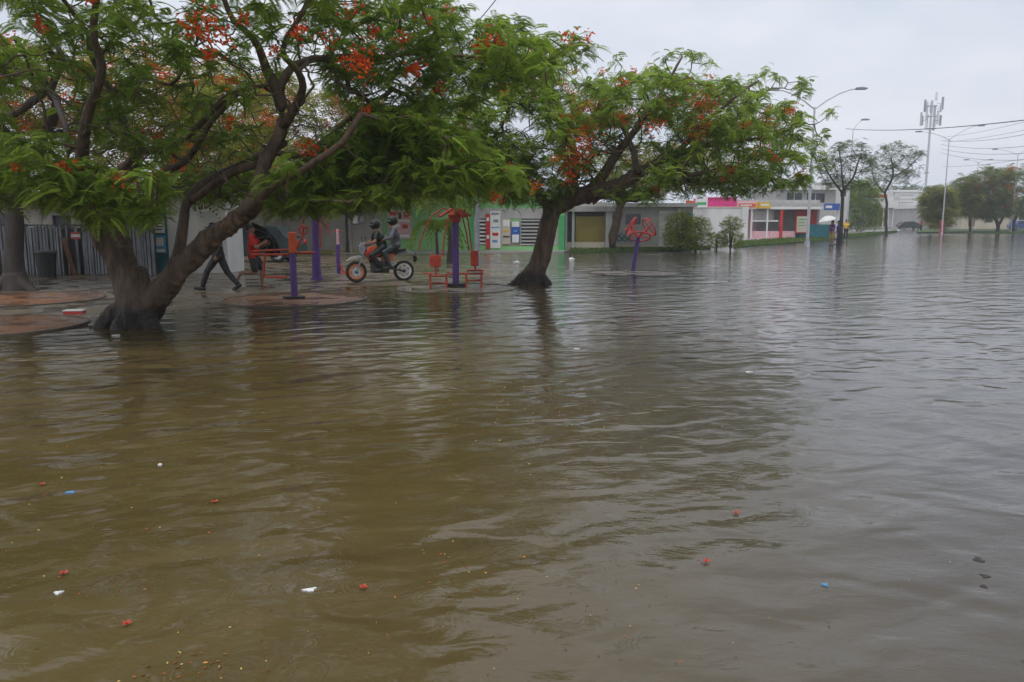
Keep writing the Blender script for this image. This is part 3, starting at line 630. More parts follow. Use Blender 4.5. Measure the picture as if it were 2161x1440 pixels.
simple_tree(c, LB((1990, 475, c.y, .12), (1988, 450, c.y, .1), (1985, 420, c.y, .07)), [(1942, 420), (1960, 395), (2000, 390), (2020, 420), (2010, 470), (1985, 480), (1955, 470)], (c.y-3, c.y+3), 300, 'low bushy green tree at the end of the flooded street', fsize=0.9, mind=0.25, leafm='leaf_olive', name='street_tree')

# bushes -----------------------------------------------------------------
def bush(px, py, w, h, n, label, leafm='leaf_bush', fsize=0.25, name='bush', seg=6, depth=None):
    c = G(px, py, 0.08); root = empty(name, c, 0, label, 'bush'); depth = depth or w
    b = MB(); tips = []
    for k in range(seg):
        a = random.uniform(0, 6.28); rr = random.uniform(.1, .42)
        p1 = Vector((rr*w*.5*math.cos(a), rr*depth*.5*math.sin(a), h*.45)); p2 = p1*1.5; p2.z = h*.8
        b.tube([(0, 0, -.2), p1*.6, p1, p2], [.03, .024, .018, .008], 6)
    b.build('stems', 'bark_dark', root)
    pos = []; 
    while len(pos) < n:
        v = RNG.uniform(-1, 1, 3)
        if (v**4).sum() > 1 or noise.noise(Vector((v[0]*2.2+px, v[1]*2.2, v[2]*2.2))) < -0.22: continue
        pos.append((v[0]*w/2*(1.06-.18*v[2]), v[1]*depth/2, h*.49 + v[2]*h*.46))
    n = len(pos)
    V, F, T = place(FT_S, np.array(pos), rots(RNG.uniform(0, 6.28, n), RNG.normal(.3, .5, n), RNG.normal(0, .5, n)), RNG.uniform(.7, 1.2, n)*fsize, np.clip(RNG.normal(.5, .22, n), 0, 1))
    npmesh('crown', V, F, M[leafm], root, tint=T); return root
bush(1434, 529, 1.6, 2.2, 2000, 'tall yellow-green bush by the white door')
bush(1468, 528, 1.6, 1.9, 1700, 'tall yellow-green bush at the corner of the white wall')
bush(1541, 526, 1.2, 1.9, 1000, 'slender leafy bush near the right end of the white wall')
bush(1512, 524, .8, 1.0, 260, 'small low shrub between the tall bushes')
bush(1808, 489.5, 5.6, 7.4, 4500, 'big round dark green bush behind the sparse tree', fsize=0.7, depth=5, leafm='leaf')

# palm behind the seated machine
def palm(px, py):
    c = G(px, py); root = empty('palm', c, 0, 'small drooping palm behind the seated machine', 'palm')
    b = MB(); b.tube([(0,0,-.2), (.03,0,.5), (0,0,1.15), (.02,0,1.5)], [.09, .06, .05, .045], 8); b.build('trunk', 'bark_dark', root)
    V = []; F = []
    for k in range(13):
        a = 2*math.pi*k/13 + random.uniform(-.2,.2); ln = random.uniform(1.0, 1.35)
        for i in range(13):
            t = i/12; x = ln*.85*t; z = 1.5 + .5*math.sin(t*2.2)*ln - .95*t*t*ln
            for s in (-1, 1):
                l2 = .30*math.sin(math.pi*(.15+.8*t)); q = [(x, 0, z), (x+.03, .01*s, z), (x+.10, l2*.6*s, z-.06), (x+.14, l2*s*.9, z-.22)]
                i0 = len(V)
                for (X, Y, Z) in q: V.append((X*math.cos(a)-Y*math.sin(a), X*math.sin(a)+Y*math.cos(a), Z))
                F.append((i0, i0+1, i0+2, i0+3))
    npmesh('crown', np.array(V), np.array(F), M['leaf'], root, tint=RNG.uniform(0, .4, len(V)))
palm(922, 566)

# ------------------------------------------------------------------ buildings
class Bld:
    """an upright building whose front faces the street; px columns and rows of the photo give its extents at its real distance Y"""
    def __init__(s, name, Y, label, cat='building', group=None, cx=1080):
        s.Y = Y; s.o = P(cx, 464, Y); s.o.z = 0
        s.root = empty(name, s.o, 0, label, cat, group)
    def X(s, px): return P(px, 464, s.Y).x - s.o.x
    def Z(s, py): return P(1080, py, s.Y).z
    def box(s, name, x0, x1, y0, y1, m, front=0.0, depth=0.1, parent=None, bev=0, zb=None, build=True, mb=None):
        """y0 top row, y1 bottom row (None = into the ground); front: how far proud of the facade"""
        b = mb or MB()
        zt = s.Z(y0); zl = (zb if zb is not None else -0.2) if y1 is None else s.Z(y1)
        b.box((s.X(x0), -front, zl), (s.X(x1), -front + depth, zt), bev=bev)
        if mb: return b
        return b.build(name, m, parent or s.root)
    def wall_open(s, x0, x1, y0, holes, m, depth=6.0, name='wall', y1=None, t=0.2):
        """front wall with real openings, plus sides, back and a dark interior"""
        xs = sorted({x0, x1} | {h[0] for h in holes} | {h[1] for h in holes}); zt = s.Z(y0); zb = -0.2 if y1 is None else s.Z(y1)
        b = MB()
        for a, c in zip(xs, xs[1:]):
            hs = sorted([h for h in holes if h[0] <= a and h[1] >= c], key=lambda h: h[2]); z = zt
            for h in hs:
                z1 = s.Z(h[2]); z2 = s.Z(h[3]) if h[3] is not None else -0.2
                if z > z1 + .01: b.box((s.X(a), 0, z1), (s.X(c), t, z))
                z = z2
            if z > zb + .01: b.box((s.X(a), 0, zb), (s.X(c), t, z))
        bmesh.ops.remove_doubles(b.bm, verts=b.bm.verts, dist=1e-4)
        b.box((s.X(x0), t+.001, zb), (s.X(x0)+t, depth, zt)); b.box((s.X(x1)-t, t+.001, zb), (s.X(x1), depth, zt)); b.box((s.X(x0)+t+.001, depth-t, zb), (s.X(x1)-t-.001, depth, zt))
        b.box((s.X(x0)+t+.001, t+.001, zt-.15), (s.X(x1)-t-.001, depth-t-.001, zt-.03))
        return b.build(name, m, s.root)
def Yg(py): return G(1080, py).y

def poster(bl, name, x0, x1, y0, y1, base, marks, label, front=.06, cat='poster', group=None, t=.03):
    """flat sign or poster on a wall; marks: (fx0, fx1, fy0, fy1, material) in fractions from top left"""
    e = empty(name, bl.o + Vector((bl.X((x0+x1)/2), -front, bl.Z(y1))), 0, label, cat, group)
    w = bl.X(x1) - bl.X(x0); h = bl.Z(y0) - bl.Z(y1)
    b = MB(); b.box((-w/2, 0, 0), (w/2, t, h)); b.build('panel', base, e)
    for k, (a, c, d, f, m) in enumerate(marks):
        b = MB(); b.box((-w/2 + a*w, -.012, h*(1-f)), (-w/2 + c*w, -.001, h*(1-d))); b.build('printed_block', m, e)
    return e
def slats(bl, name, x0, x1, y0, y1, n, m, parent=None, vertical=False, front=.05, frac=.55, depth=.03, back=None):
    b = MB()
    for k in range(n):
        if vertical:
            a = bl.X(x0) + (bl.X(x1)-bl.X(x0))*(k+.5-frac/2)/n; w = (bl.X(x1)-bl.X(x0))*frac/n
            zb = bl.Z(y1) if y1 else -.1
            b.box((a, -front, zb), (a+w, -front+depth, bl.Z(y0)))
        else:
            zt = bl.Z(y0); zz = bl.Z(y1); hh = (zt-zz)/n
            b.box((bl.X(x0), -front, zz + hh*(k+.5-frac/2)), (bl.X(x1), -front+depth, zz + hh*(k+.5+frac/2)))
    return b.build(name, m, parent or bl.root)

# fence of sheet and slats at the far left
YF = Yg(581)
f = Bld('fence', YF, 'weathered grey fence of narrow upright metal sheets at far left', 'fence', cx=180)
rnd = random.Random(3)
b = MB(); x = f.X(-160)
while x < f.X(317):
    w_ = rnd.uniform(.045, .09); h_ = f.Z(478) + rnd.uniform(-.05, .06)
    if rnd.random() < .86: b.box((x, rnd.uniform(-.02, .02), .02), (x+w_, .05, h_))
    x += w_ + rnd.uniform(.012, .05)
b.build('slat_panel', 'slat', f.root)
b = MB()
for zz in (.35, 1.0, 1.55): b.box((f.X(-160), .055, zz), (f.X(317), .10, zz+.05))
b.build('rail', 'dark_metal', f.root)
for xx in (-60, 48, 150, 245, 316):
    b = MB(); b.box((f.X(xx)-.035, .105, -.2), (f.X(xx)+.035, .17, f.Z(473))); b.build('post', 'dark_metal', f.root)
f.box('backing_sheet', -160, 316, 482, None, 'dark_metal', front=-.3, depth=.02)
poster(f, 'sign', 149, 168, 490, 505, 'white', [(0, 1, 0, .3, 'red'), (0, 1, .7, 1, 'red')], 'small red and white sign on the grey metal fence', front=.06, cat='sign')
# dark house behind the fence
h0 = Bld('house', YF+4, 'dark low house behind the grey metal fence', 'house', cx=100)
h0.wall_open(-250, 250, 415, [(-20, 40, 450, 500), (110, 150, 455, 560)], 'concrete', 6)
h0.box('window_pane', -20, 40, 450, 500, 'glass', front=-.1, depth=.03)
h0.box('door', 110, 150, 455, None, 'dark_metal', front=-.12, depth=.05)
h0.box('roof', -260, 262, 407, 415, 'grey_metal', front=.5, depth=7.2)
# board leaning on the fence, bin
b = MB(); b.box((-.07, -.02, -.03), (.07, .02, 1.2), rot=Matrix.Rotation(R(-13), 3, 'Y')); o = b.build('plank', 'wood'); q = G(146, 582); o.location = (q.x, YF-.12, 0)
tag(o, 'brown wooden board leaning against the grey metal fence', 'plank')
q = G(108, 584); e = empty('rubbish_bin', (q.x, q.y-.2, 0), 0, 'dark bin standing in front of the metal fence', 'bin')
b = MB(); b.tube([(0,0,0), (0,0,.7), (0,0,.74)], [.24, .30, .32], 20); b.build('body', 'black', e); b = MB(); b.tube([(0,0,.742), (0,0,.8), (0,0,.83)], [.33, .31, .1], 20); b.build('lid', 'dark_metal', e)

# white building with teal pillar
g = Bld('shop', Yg(577), 'white painted building with a teal pillar behind the big tree', 'building', cx=400)
g.wall_open(352, 476, 400, [(440, 470, 470, 500)], 'white_wall', 1.6)
g.box('pillar', 316, 352, 400, None, 'teal', front=.02, depth=1.6)
g.box('roof', 312, 480, 394, 400, 'grey_metal', front=.3, depth=2.2)
g.box('window_pane', 440, 470, 470, 500, 'glass', front=-.1, depth=.03)
poster(g, 'poster', 325, 347, 462, 492, 'white', [(.1,.9,.1,.18,'black'), (.1,.7,.3,.38,'black'), (.2,.9,.5,.58,'black'), (.1,.8,.7,.78,'black')], 'white printed poster on the teal pillar, upper one')
poster(g, 'poster', 325, 348, 497, 534, 'sky_blue', [(.15,.8,.12,.6,'white'), (.1,.9,.78,.95,'white')], 'pale blue poster with white middle on the teal pillar')
poster(g, 'sign', 415, 447, 426, 446, 'white', [(0,.2,0,1,'teal'), (.3,.42,.2,.8,'black'), (.48,.62,.35,.8,'black'), (.7,.8,.2,.8,'black')], 'white sign with dark letters above the white building', cat='sign', front=.2)
# concrete yard wall with piers
c = Bld('concrete_wall', Yg(536), 'tall grey concrete yard wall with piers behind the exercise machines', 'wall', cx=680)
c.box('wall', 470, 803, 440, None, 'concrete', depth=.25)
for x0, x1 in ((590, 597), (664, 671), (735, 742), (792, 804)):
    c.box('pier', x0, x1, 437, None, 'concrete', front=.12, depth=.5)
c.box('coping', 468, 804, 434, 440, 'grey_wall', front=.05, depth=.4)
c.box('base_band', 470, 803, 528, None, 'yellow_wall', front=.03, depth=.02)
mb_ = Bld('meter_box', Yg(536), 'small pale meter box mounted on the concrete wall', 'meter box', cx=762)
mb_.box('box', 746, 757, 453, 472, 'white', front=.3, depth=.18, bev=.02); mb_.box('conduit', 763, 766, 440, 470, 'dark_metal', front=.2, depth=.08); mb_.box('meter', 760, 770, 455, 470, 'grey_metal', front=.26, depth=.14, bev=.02)
h1 = Bld('house', Yg(536)+6, 'plain grey house seen above the concrete wall through the leaves', 'house', cx=650)
h1.wall_open(480, 790, 385, [(520, 560, 420, 450), (640, 690, 420, 450)], 'grey_wall', 7); h1.box('roof', 474, 796, 378, 385, 'concrete', front=.3, depth=7.8)
h1.box('window_pane', 520, 560, 420, 450, 'glass', front=-.1, depth=.03); h1.box('window_pane', 640, 690, 420, 450, 'glass', front=-.1, depth=.03)

# green shop
s = Bld('shop', Yg(531), 'light green shop front with posters and louvred openings', 'building', cx=1000)
s.wall_open(805, 1192, 405, [(1008, 1034, 462, 518), (1062, 1098, 470, 520), (1100, 1150, 462, 520)], 'green_wall', 7)
s.box('roof', 798, 1200, 397, 405, 'grey_wall', front=.5, depth=8)
s.box('base_band', 806, 1000, 531.5, None, 'green_paint', front=.03, depth=.028, zb=-.2)
s.box('edge_post', 798, 805, 405, None, 'grey_metal', front=.06, depth=.4)
s.box('door', 993, 1000, 445, None, 'green_paint', front=.04, depth=.03)
for x0, x1, y0, y1, m in ((1008, 1034, 462, 518, 'white'), (1100, 1150, 462, 520, 'grey_wall')):
    s.box('dark_opening', x0, x1, y0, y1, 'dark_metal', front=-.15, depth=.04)
    slats(s, 'louvre', x0, x1, y0, y1, 7 if x0 < 1100 else 8, m, front=-.02, frac=.45)
s.box('window', 1062, 1098, 470, 520, 'cream_wall', front=-.1, depth=.05)
for x0, x1, y0, y1 in ((1001, 1178, 440, 461.5), (1034.3, 1061.6, 462, 518), (1098.4, 1099.7, 462, 518), (1150.4, 1178, 462, 518)):
    s.box('pale_panel', x0, x1, y0, y1, 'grey_wall', front=.02, depth=.018)
s.box('green_column', 1180, 1191, 455, None, 'green_paint', front=.15, depth=.14)
poster(s, 'poster', 819, 868, 444, 504, 'pale_pink', [(.05,.95,.33,.40,'white'), (.1,.35,.06,.26,'red'), (.45,.58,.08,.3,'black'), (.68,.9,.06,.26,'red'), (.62,.85,.5,.64,'red'), (.1,.5,.48,.6,'white'), (.1,.9,.85,.95,'white')], 'pink and white poster on the green wall above the riders')
poster(s, 'banner', 799, 806, 424, 456, 'orange', [(.2,.8,.1,.3,'yellow')], 'narrow orange banner at the left corner of the green shop', front=.2, cat='banner')
poster(s, 'poster', 1025, 1034, 452, 526, 'red', [(.2,.8,.1,.2,'white'), (.2,.8,.6,.7,'white')], 'tall narrow red poster beside the white one', front=.08)
poster(s, 'poster', 1034.6, 1056, 446, 524, 'white', [(.1,.9,.04,.10,'grey_metal'), (.3,.8,.22,.3,'grey_metal'), (.1,.9,.42,.45,'sky_blue'), (.2,.8,.58,.66,'red'), (.2,.7,.78,.84,'sky_blue')], 'tall white poster with red and blue print on the green shop')
poster(s, 'poster', 1060, 1077, 462, 515, 'cream_wall', [(.1,.9,.05,.3,'white'), (.1,.8,.45,.52,'yellow'), (.1,.9,.68,.74,'black')], 'cream poster left of the blue one on the shop')
poster(s, 'poster', 1079, 1097, 468, 512, 'blue', [(.05,.95,0,.25,'white'), (.1,.9,.62,1,'white'), (.3,.7,.4,.5,'sky_blue')], 'blue poster with white ends on the shop front')

# covered porch with yellow gate
p = Bld('porch', Yg(529), 'open porch with yellow gate between white columns', 'building', cx=1240)
p.box('back_wall', 1193, 1292, 425, None, 'grey_wall', front=-2.5, depth=.2)
p.box('roof', 1190, 1296, 436, 447, 'grey_wall', front=.3, depth=3.2)
for x0, x1 in ((1193, 1197), (1207, 1212), (1278, 1292)): p.box('column', x0, x1, 447, None, 'white_wall', front=.1, depth=.25)
p.box('gate', 1215, 1277, 457, 511, 'yellow_wall', front=0, depth=.06); slats(p, 'gate_bars', 1215, 1277, 459, 509, 12, 'yellow_wall', front=.06, vertical=True, frac=.4)
p.box('low_wall', 1197.5, 1277, 511, None, 'cream_wall', front=.02, depth=.12)
p.box('lintel', 1198, 1278, 447, 452, 'black', front=.0, depth=.15)

# pale wall with graffiti and white door
w1 = Bld('house', Yg(527), 'pale one-storey house with teal wall scribble and a white metal door', 'house', cx=1360)
w1.wall_open(1296, 1462, 437, [(1391, 1427, 445, 521), (1320, 1352, 452, 474)], 'grey_wall', 7)
w1.box('roof', 1290, 1468, 429, 437, 'white_wall', front=.35, depth=8)
w1.box('door', 1391, 1427, 445, 521, 'white', front=-.06, depth=.05)
slats(w1, 'door_panel', 1393, 1425, 450, 518, 3, 'white_wall', front=-.03, frac=.8, depth=.02)
w1.box('window_pane', 1320, 1352, 452, 474, 'glass', front=-.1, depth=.03)
w1.box('column', 1428, 1436, 440, None, 'cream_wall', front=.15, depth=.14)
w1.box('dado', 1298, 1386, 517.5, None, 'cream_wall', front=.03, depth=.028)
b = MB()
for k in range(5):
    x0 = w1.X(1308 + k*6); z0 = w1.Z(503 - (k % 2)*5)
    b.torus((x0, -.03, z0), .16, .03, (0,1,0), 16, 5, arc=4.5)
b.build('wall_scribble', 'teal', w1.root)
w1.box('shutter', 1438, 1461, 450, 500, 'sky_blue', front=.03, depth=.028)

# white boundary wall, pink house behind it
ww = Bld('white_wall', Yg(507), 'long plain white wall behind the tall bushes', 'wall', cx=1520)
ww.box('wall', 1462, 1578, 439, None, 'white_wall', depth=.25); ww.box('pier', 1564, 1578, 437, None, 'white_wall', front=.15, depth=.5); ww.box('coping', 1460, 1580, 436.4, 439, 'cream_wall', front=.05, depth=.4)
pk = Bld('house', Yg(507)+5, 'bright pink house top rising over the white wall', 'house', cx=1520)
pk.box('wall', 1489, 1553, 419, None, 'pink', depth=5); pk.box('parapet', 1487, 1555, 416.5, 419, 'pink', front=.1, depth=5.2)
pk.box('side_wall', 1553.5, 1598, 425, None, 'pale_pink', depth=4.5)
poster(ww, 'sign', 1443, 1462, 424, 438, 'orange', [(.1,.9,.4,.65,'white')], 'orange sign at the left corner over the white wall', front=.5, cat='sign')
poster(ww, 'sign', 1464, 1489, 414, 438, 'white', [(.1,.9,.55,.8,'green_paint'), (.2,.6,.1,.25,'grey_metal')], 'white sign with a green band beside the pink house', front=.5, cat='sign')

# open-fronted corner store with red column
k = Bld('corner_store', Yg(506), 'open-fronted store with white canopy edge and red column', 'building', cx=1680)
k.box('back_wall', 1580, 1765, 420, None, 'grey_wall', front=-4, depth=.2)
k.box('canopy', 1580, 1768, 430, 438, 'grey_wall', front=0, depth=4.2); k.box('canopy_edge', 1578, 1770, 437, 442, 'white', front=.1, depth=.09)
k.box('red_column', 1646, 1652, 440, None, 'red', front=.05, depth=.2)
for xx in (1585, 1618, 1766): k.box('column', xx, xx+3, 442, None, 'white', front=.02, depth=.15)
slats(k, 'railing', 1586, 1643, 468, 487, 22, 'dark_metal', vertical=True, front=-.05, frac=.3)
k.box('rail_top', 1586, 1643, 465, 468, 'white', front=-.04, depth=.06); k.box('low_wall', 1586, 1680, 488, None, 'pale_pink', front=-.05, depth=.12)
k.box('counter', 1690, 1762, 474, None, 'teal', front=-.3, depth=.8)
k.box('shop_front', 1690, 1736, 442, 500, 'red', front=-1.4, depth=.1)
k.box('interior_panel', 1596, 1640, 444, 464, 'white_wall', front=-1, depth=.05)
poster(k, 'menu_board', 1681, 1704, 457, 490, 'cream_wall', [(-.08,0,0,1.06,'red'), (0,1,1,1.06,'red'), (.15,.85,.15,.22,'green_paint'), (.15,.7,.35,.42,'green_paint'), (.15,.8,.55,.6,'green_paint')], 'cream notice board edged in red under the store canopy', front=.12, cat='sign')
poster(k, 'sign', 1593, 1623, 427, 440, 'yellow', [(.12,.17,0,1,'orange'), (.3,.9,.3,.6,'white')], 'yellow box sign on the store canopy', front=.3, cat='sign', t=.2)
poster(k, 'sign', 1735, 1768, 430, 444, 'blue', [(.1,.5,.3,.7,'white')], 'blue sign at the right end of the store canopy', front=.3, cat='sign')
poster(k, 'awning_sign', 1555, 1590, 430, 438, 'orange', [(.1,.8,.3,.6,'white')], 'orange strip sign between the pink house and the yellow sign', front=.35, cat='sign')

u = Bld('house', Yg(495), 'two-storey pale house with a flat white roof slab behind the store', 'house', cx=1700)
u.wall_open(1640, 1760, 400, [(1658, 1690, 408, 425), (1700, 1738, 408, 428)], 'grey_wall', 9)
u.box('roof_slab', 1632, 1768, 392, 401, 'white', front=.8, depth=10.5)
for h_ in ((1658, 1690, 408, 425), (1700, 1738, 408, 428)):
    fr = u.box('window', *h_, 'glass', front=-.1, depth=.03); u.box('frame', (h_[0]+h_[1])/2-.6, (h_[0]+h_[1])/2+.6, h_[2], h_[3], 'white', front=-.07, depth=.03, parent=fr)
u.box('water_tank', 1752, 1762, 384, 392, 'black', front=-2, depth=1.2)
u2 = Bld('house', Yg(494)+4, 'tall white house wall right of the two-storey house', 'house', cx=1770)
u2.box('wall', 1762, 1790, 383, None, 'white_wall', depth=8); u2.box('parapet', 1760, 1792, 380, 383, 'white', front=.1, depth=8.2); u2.box('window', 1770, 1782, 400, 415, 'glass', front=.02, depth=.03)

r_ = Bld('shop', Yg(486.5), 'white shop with a red and white fascia by the thin street tree', 'building', cx=1840)
r_.wall_open(1790, 1882, 404, [(1838, 1872, 441, 478), (1796, 1824, 445, 478)], 'white_wall', 12)
r_.box('fascia', 1792, 1866, 404, 420, 'white', front=.5, depth=.45)
r_.box('fascia_stripe', 1822, 1866, 411, 418, 'red', front=.55, depth=.04); r_.box('fascia_panel', 1793, 1806, 407, 419, 'orange', front=.55, depth=.04)
r_.box('awning', 1830, 1884, 424, 439, 'white', front=1.6, depth=1.55)
for xx in (1836, 1846, 1856, 1866, 1876): r_.box('column', xx, xx+1.6, 439, None, 'white', front=1.2, depth=.15)
r_.box('interior', 1838, 1872, 441, 478, 'wood', front=-.1, depth=.03); r_.box('shutter', 1796, 1824, 445, 478, 'grey_metal', front=-.1, depth=.03)
r_.box('floor_slab', 1830, 1884, 479, None, 'sidewalk', front=1.7, depth=1.65)

wb = Bld('warehouse', Yg(481.5), 'large white boxy building with faint horizontal lines at street end', 'building', cx=1910)
wb.box('wall', 1884, 1939, 405, None, 'white_wall', depth=30); wb.box('parapet', 1876, 1941, 401.5, 405, 'white', front=.3, depth=30.6)
wb.box('side_wing', 1866, 1892, 415, None, 'grey_wall', front=.6, depth=.55)
for yy in (412, 420, 427, 440, 447, 453, 460): wb.box('facade_line', 1893, 1925, yy, yy+1.2, 'grey_metal', front=.04, depth=.035)
wb.box('gate', 1899, 1914, 456, None, 'grey_metal', front=.05, depth=.04)
d2 = Bld('house', Yg(485), 'pale low house behind the trees at far right', 'house', cx=2080)
d2.wall_open(2030, 2128, 432, [(2078, 2096, 448, 470), (2044, 2058, 446, 478)], 'cream_wall', 10); d2.box('roof', 2026, 2132, 427, 432, 'grey_wall', front=.6, depth=11.5)
d2.box('window_pane', 2078, 2096, 448, 470, 'glass', front=-.1, depth=.03); d2.box('door', 2044, 2058, 446, 478, 'wood', front=-.1, depth=.04)
d3 = Bld('house', Yg(484), 'white house at the right edge behind the blue car', 'house', cx=2160)
d3.wall_open(2134, 2260, 436, [(2150, 2170, 446, 465)], 'white_wall', 10); d3.box('roof', 2130, 2264, 431, 436, 'grey_wall', front=.6, depth=11.5); d3.box('window_pane', 2150, 2170, 446, 465, 'glass', front=-.1, depth=.03)
d4 = Bld('house', Yg(483), 'white single-storey house between the low bushy tree and the two-trunked one', 'house', cx=1985)
d4.box('wall', 1946, 2026, 440, None, 'grey_wall', depth=12); d4.box('roof', 1942, 2029, 436, 440, 'white', front=.5, depth=13); d4.box('door', 1962, 1972, 450, None, 'dark_metal', front=.04, depth=.035); d4.box('window', 1998, 2012, 450, 464, 'glass', front=.04, depth=.035)
# far canopy beyond the street (reads as one mass)
def far_mass(px0, px1, Y, pyt, n, name):
    pts = []
    for _ in range(n):
        px = random.uniform(px0, px1); top = pyt + 14*noise.noise(Vector((px*.03, Y, 1)))
        z1 = P(px, top, Y).z; pts.append((P(px, 464, Y).x, Y + random.uniform(-6, 6), random.uniform(.3, 1)*z1 if random.random() < .6 else z1*random.uniform(.85, 1)))
    V, F, T = place(FT_S, np.array(pts), rots(RNG.uniform(0, 6.28, n), RNG.normal(.2,.5,n), RNG.normal(0,.6,n)), RNG.uniform(1.6, 3.0, n), np.clip(RNG.normal(.4,.25,n),0,1))
    o = npmesh(name, V, F, M['leaf_far'], tint=T); tag(o, kind='stuff'); return o
tag(far_mass(1560, 1960, 215, 398, 1500, 'distant_trees'), 'distant grey-green tree line behind the houses', 'trees')
tag(far_mass(1940, 2400, 200, 425, 1500, 'distant_trees'), 'distant tree line at the right beyond the flooded street', 'trees')

# ------------------------------------------------------------------ lamps, tower, wires
def lamp(px, pyb, pyt, label, arms, th=1.0):
    """arms: (dx px, dy px) of each lamp head from the post top"""
    base = G(px, pyb); Y = base.y; base.z = 0
    top = P(px, pyt, Y); hgt = top.z; s = (P(px+10, 464, Y).x - P(px, 464, Y).x)/10
    e = empty('street_lamp', base, 0, label, 'street lamp', 'street lamps along the avenue')
    b = MB(); b.tube([(0,0,-.2), (0,0,hgt)], [.11*th, .06*th], 12); b.build('post', 'steel', e)
    b = MB(); b.tube([(0,0,-.2), (0,0,.35)], [.17*th, .17*th], 12); b.build('base', 'steel', e)
    for dx, dy in arms:
        X = dx*s; Z = -dy*s
        a = MB(); a.tube([(0,0,hgt-.15), (X*.25, 0, hgt + Z*.35), (X*.5, 0, hgt + Z*.72), (X*.75, 0, hgt + Z*.96), (X*.93, 0, hgt + Z)], [.045*th,.04*th,.036*th,.033*th,.03*th], 8); arm = a.build('arm', 'steel', e)
        hd = MB(); hd.prism([(-.38,-.03), (-.30,.06), (.05,.09), (.36,.05), (.42,-.02), (.3,-.07), (-.3,-.07)], -.13, .13, .02); l = hd.build('lamp_head', 'grey_metal', e); l.location = (X*.97, 0, hgt+Z+.02)
        if X < 0: l.rotation_euler = (0, 0, math.pi)
    return e
lamp(1703, 521, 226, 'tall grey street lamp rising through the right edge of the flame tree crown', [(96, -36), (-90, -34)])
lamp(1987, 496.5, 293, 'double-armed street lamp left of the far right trees', [(66, -26), (-66, -14)], .75)
lamp(1786, 503, 272, 'slim street lamp behind the sparse dark tree', [(24, -18)], .6)
lamp(2052, 490, 342, 'distant double-armed street lamp over the rust-topped tree', [(26, -4), (-26, -4)], .7)
lamp(2133, 492, 326, 'distant street lamp near the right edge with raised arms', [(34, -14), (-50, -10)], .6)

Yt = 235; tb = P(1948, 464, Yt); tb.z = 0
t = empty('telecom_tower', tb, 0, 'tall pale telephone mast with antenna panels on the skyline', 'mast')
zt = P(1948, 212, Yt).z
def tz(py): return P(1948, py, Yt).z
b = MB(); b.tube([(0,0,0), (0,0,tz(285)), (0,0,zt)], [.38, .3, .25], 12); b.build('mast', 'steel', t)
for py in (272, 246, 224):
    b = MB(); b.torus((0,0,tz(py)), 1.5, .09, (0,0,1), 24, 6)
    for a in range(6): b.tube([(0,0,tz(py)), (1.5*math.cos(a*1.047), 1.5*math.sin(a*1.047), tz(py))], .06, 5)
    b.build('platform', 'steel', t)
rr = random.Random(5)
for k, (dx, py0, py1) in enumerate(((-19, 237, 266), (-12, 210, 236), (-7, 214, 250), (-4, 240, 272), (2, 212, 240), (12, 240, 268), (14, 222, 238), (21, 205, 232), (18, 232, 262), (8, 250, 276), (-14, 244, 264), (4, 196, 214), (-2, 218, 238), (17, 244, 266), (-9, 252, 274), (7, 222, 246))):
    x = dx*Yt/FPX; y = rr.uniform(-1.4, 1.2)
    b = MB(); b.box((x-.30, y-.12, tz(py1)), (x+.30, y+.12, tz(py0)), bev=.05); b.tube([(x, y+.16, tz((py0+py1)/2)), (x*.45, y*.45+.05, tz((py0+py1)/2))], .07, 5)
    b.build('antenna', ('steel', 'grey_metal', 'white')[k % 3], t)

def wire(a, c, sag, r, label, grp='overhead cables at the right'):
    b = MB(); pts = []
    for i in range(25):
        f_ = i/24; q = a.lerp(c, f_); q.z -= sag*4*f_*(1-f_); pts.append(q)
    o = b.tube(pts, r, 5).build('overhead_cable', 'black'); return tag(o, label, 'cable', grp)
wire(P(1785, 272, 95), P(2330, 232, 42), .5, .03, 'thick black cable, uppermost of those crossing the right sky')
for i, (y0, y1) in enumerate(((268, 250), (305, 278), (322, 300), (338, 318))):
    wire(P(1986, 296+i*9, 95), P(2330, y0-24+i*3, 45), .6, .016, ('thin black cable just below the thick one at right', 'thin black cable, second below the thick one', 'thin black cable, third below the thick one', 'thin black cable, lowest of those in the right sky')[i])
for i, (y0, y1, lb) in enumerate(((300, 262, 'faint black cable rising steeply just under the thick one at right'), (352, 332, 'lowest faint cable crossing just above the far right trees'), (290, 238, 'faint cable climbing across the thick one at the right edge'))):
    wire(P(1990, y0, 100), P(2330, y1-26, 45), .3, .013, lb)
wire(P(985, 70, 16), P(1105, -80, 12), .05, .008, 'short slanting cable in the sky between the two tree crowns', 'cable over the near tree')

# ------------------------------------------------------------------ exercise machines
def at(px, py): q = G(px, py); return q
q = at(621, 632); S = 1.0
e = empty('exercise_machine', (q.x, q.y, 0), 0, 'short purple post with orange top and red hand bars on the brown pad', 'exercise machine', 'outdoor exercise machines'); Yq = q.y
def LP(px, py, y=0): v = P(px, py, Yq + y) - Vector((q.x, q.y, 0)); return v
b = MB(); b.tube([LP(622, 634), LP(617, 536)], .075, 16); b.build('post', 'purple', e)
b = MB(); b.tube([(0,0,.035), (0,0,.075)], .24, 24); b.build('base_plate', 'black', e)
b = MB(); b.box(LP(609, 535, -.07), LP(626, 490, .09), bev=.03); b.build('top_housing', 'orange', e)
b = MB(); b.tube([LP(612, 527), LP(560, 529), LP(534, 531)], .022, 10); b.build('hand_bar', 'gymred', e)
b = MB(); b.tube([LP(612, 537), LP(560, 538), LP(530, 537)], .026, 10); b.build('hand_bar', 'gymred', e)
b = MB(); b.tube([LP(626, 534), LP(664, 533)], .028, 10); b.build('hand_bar', 'gymred', e)
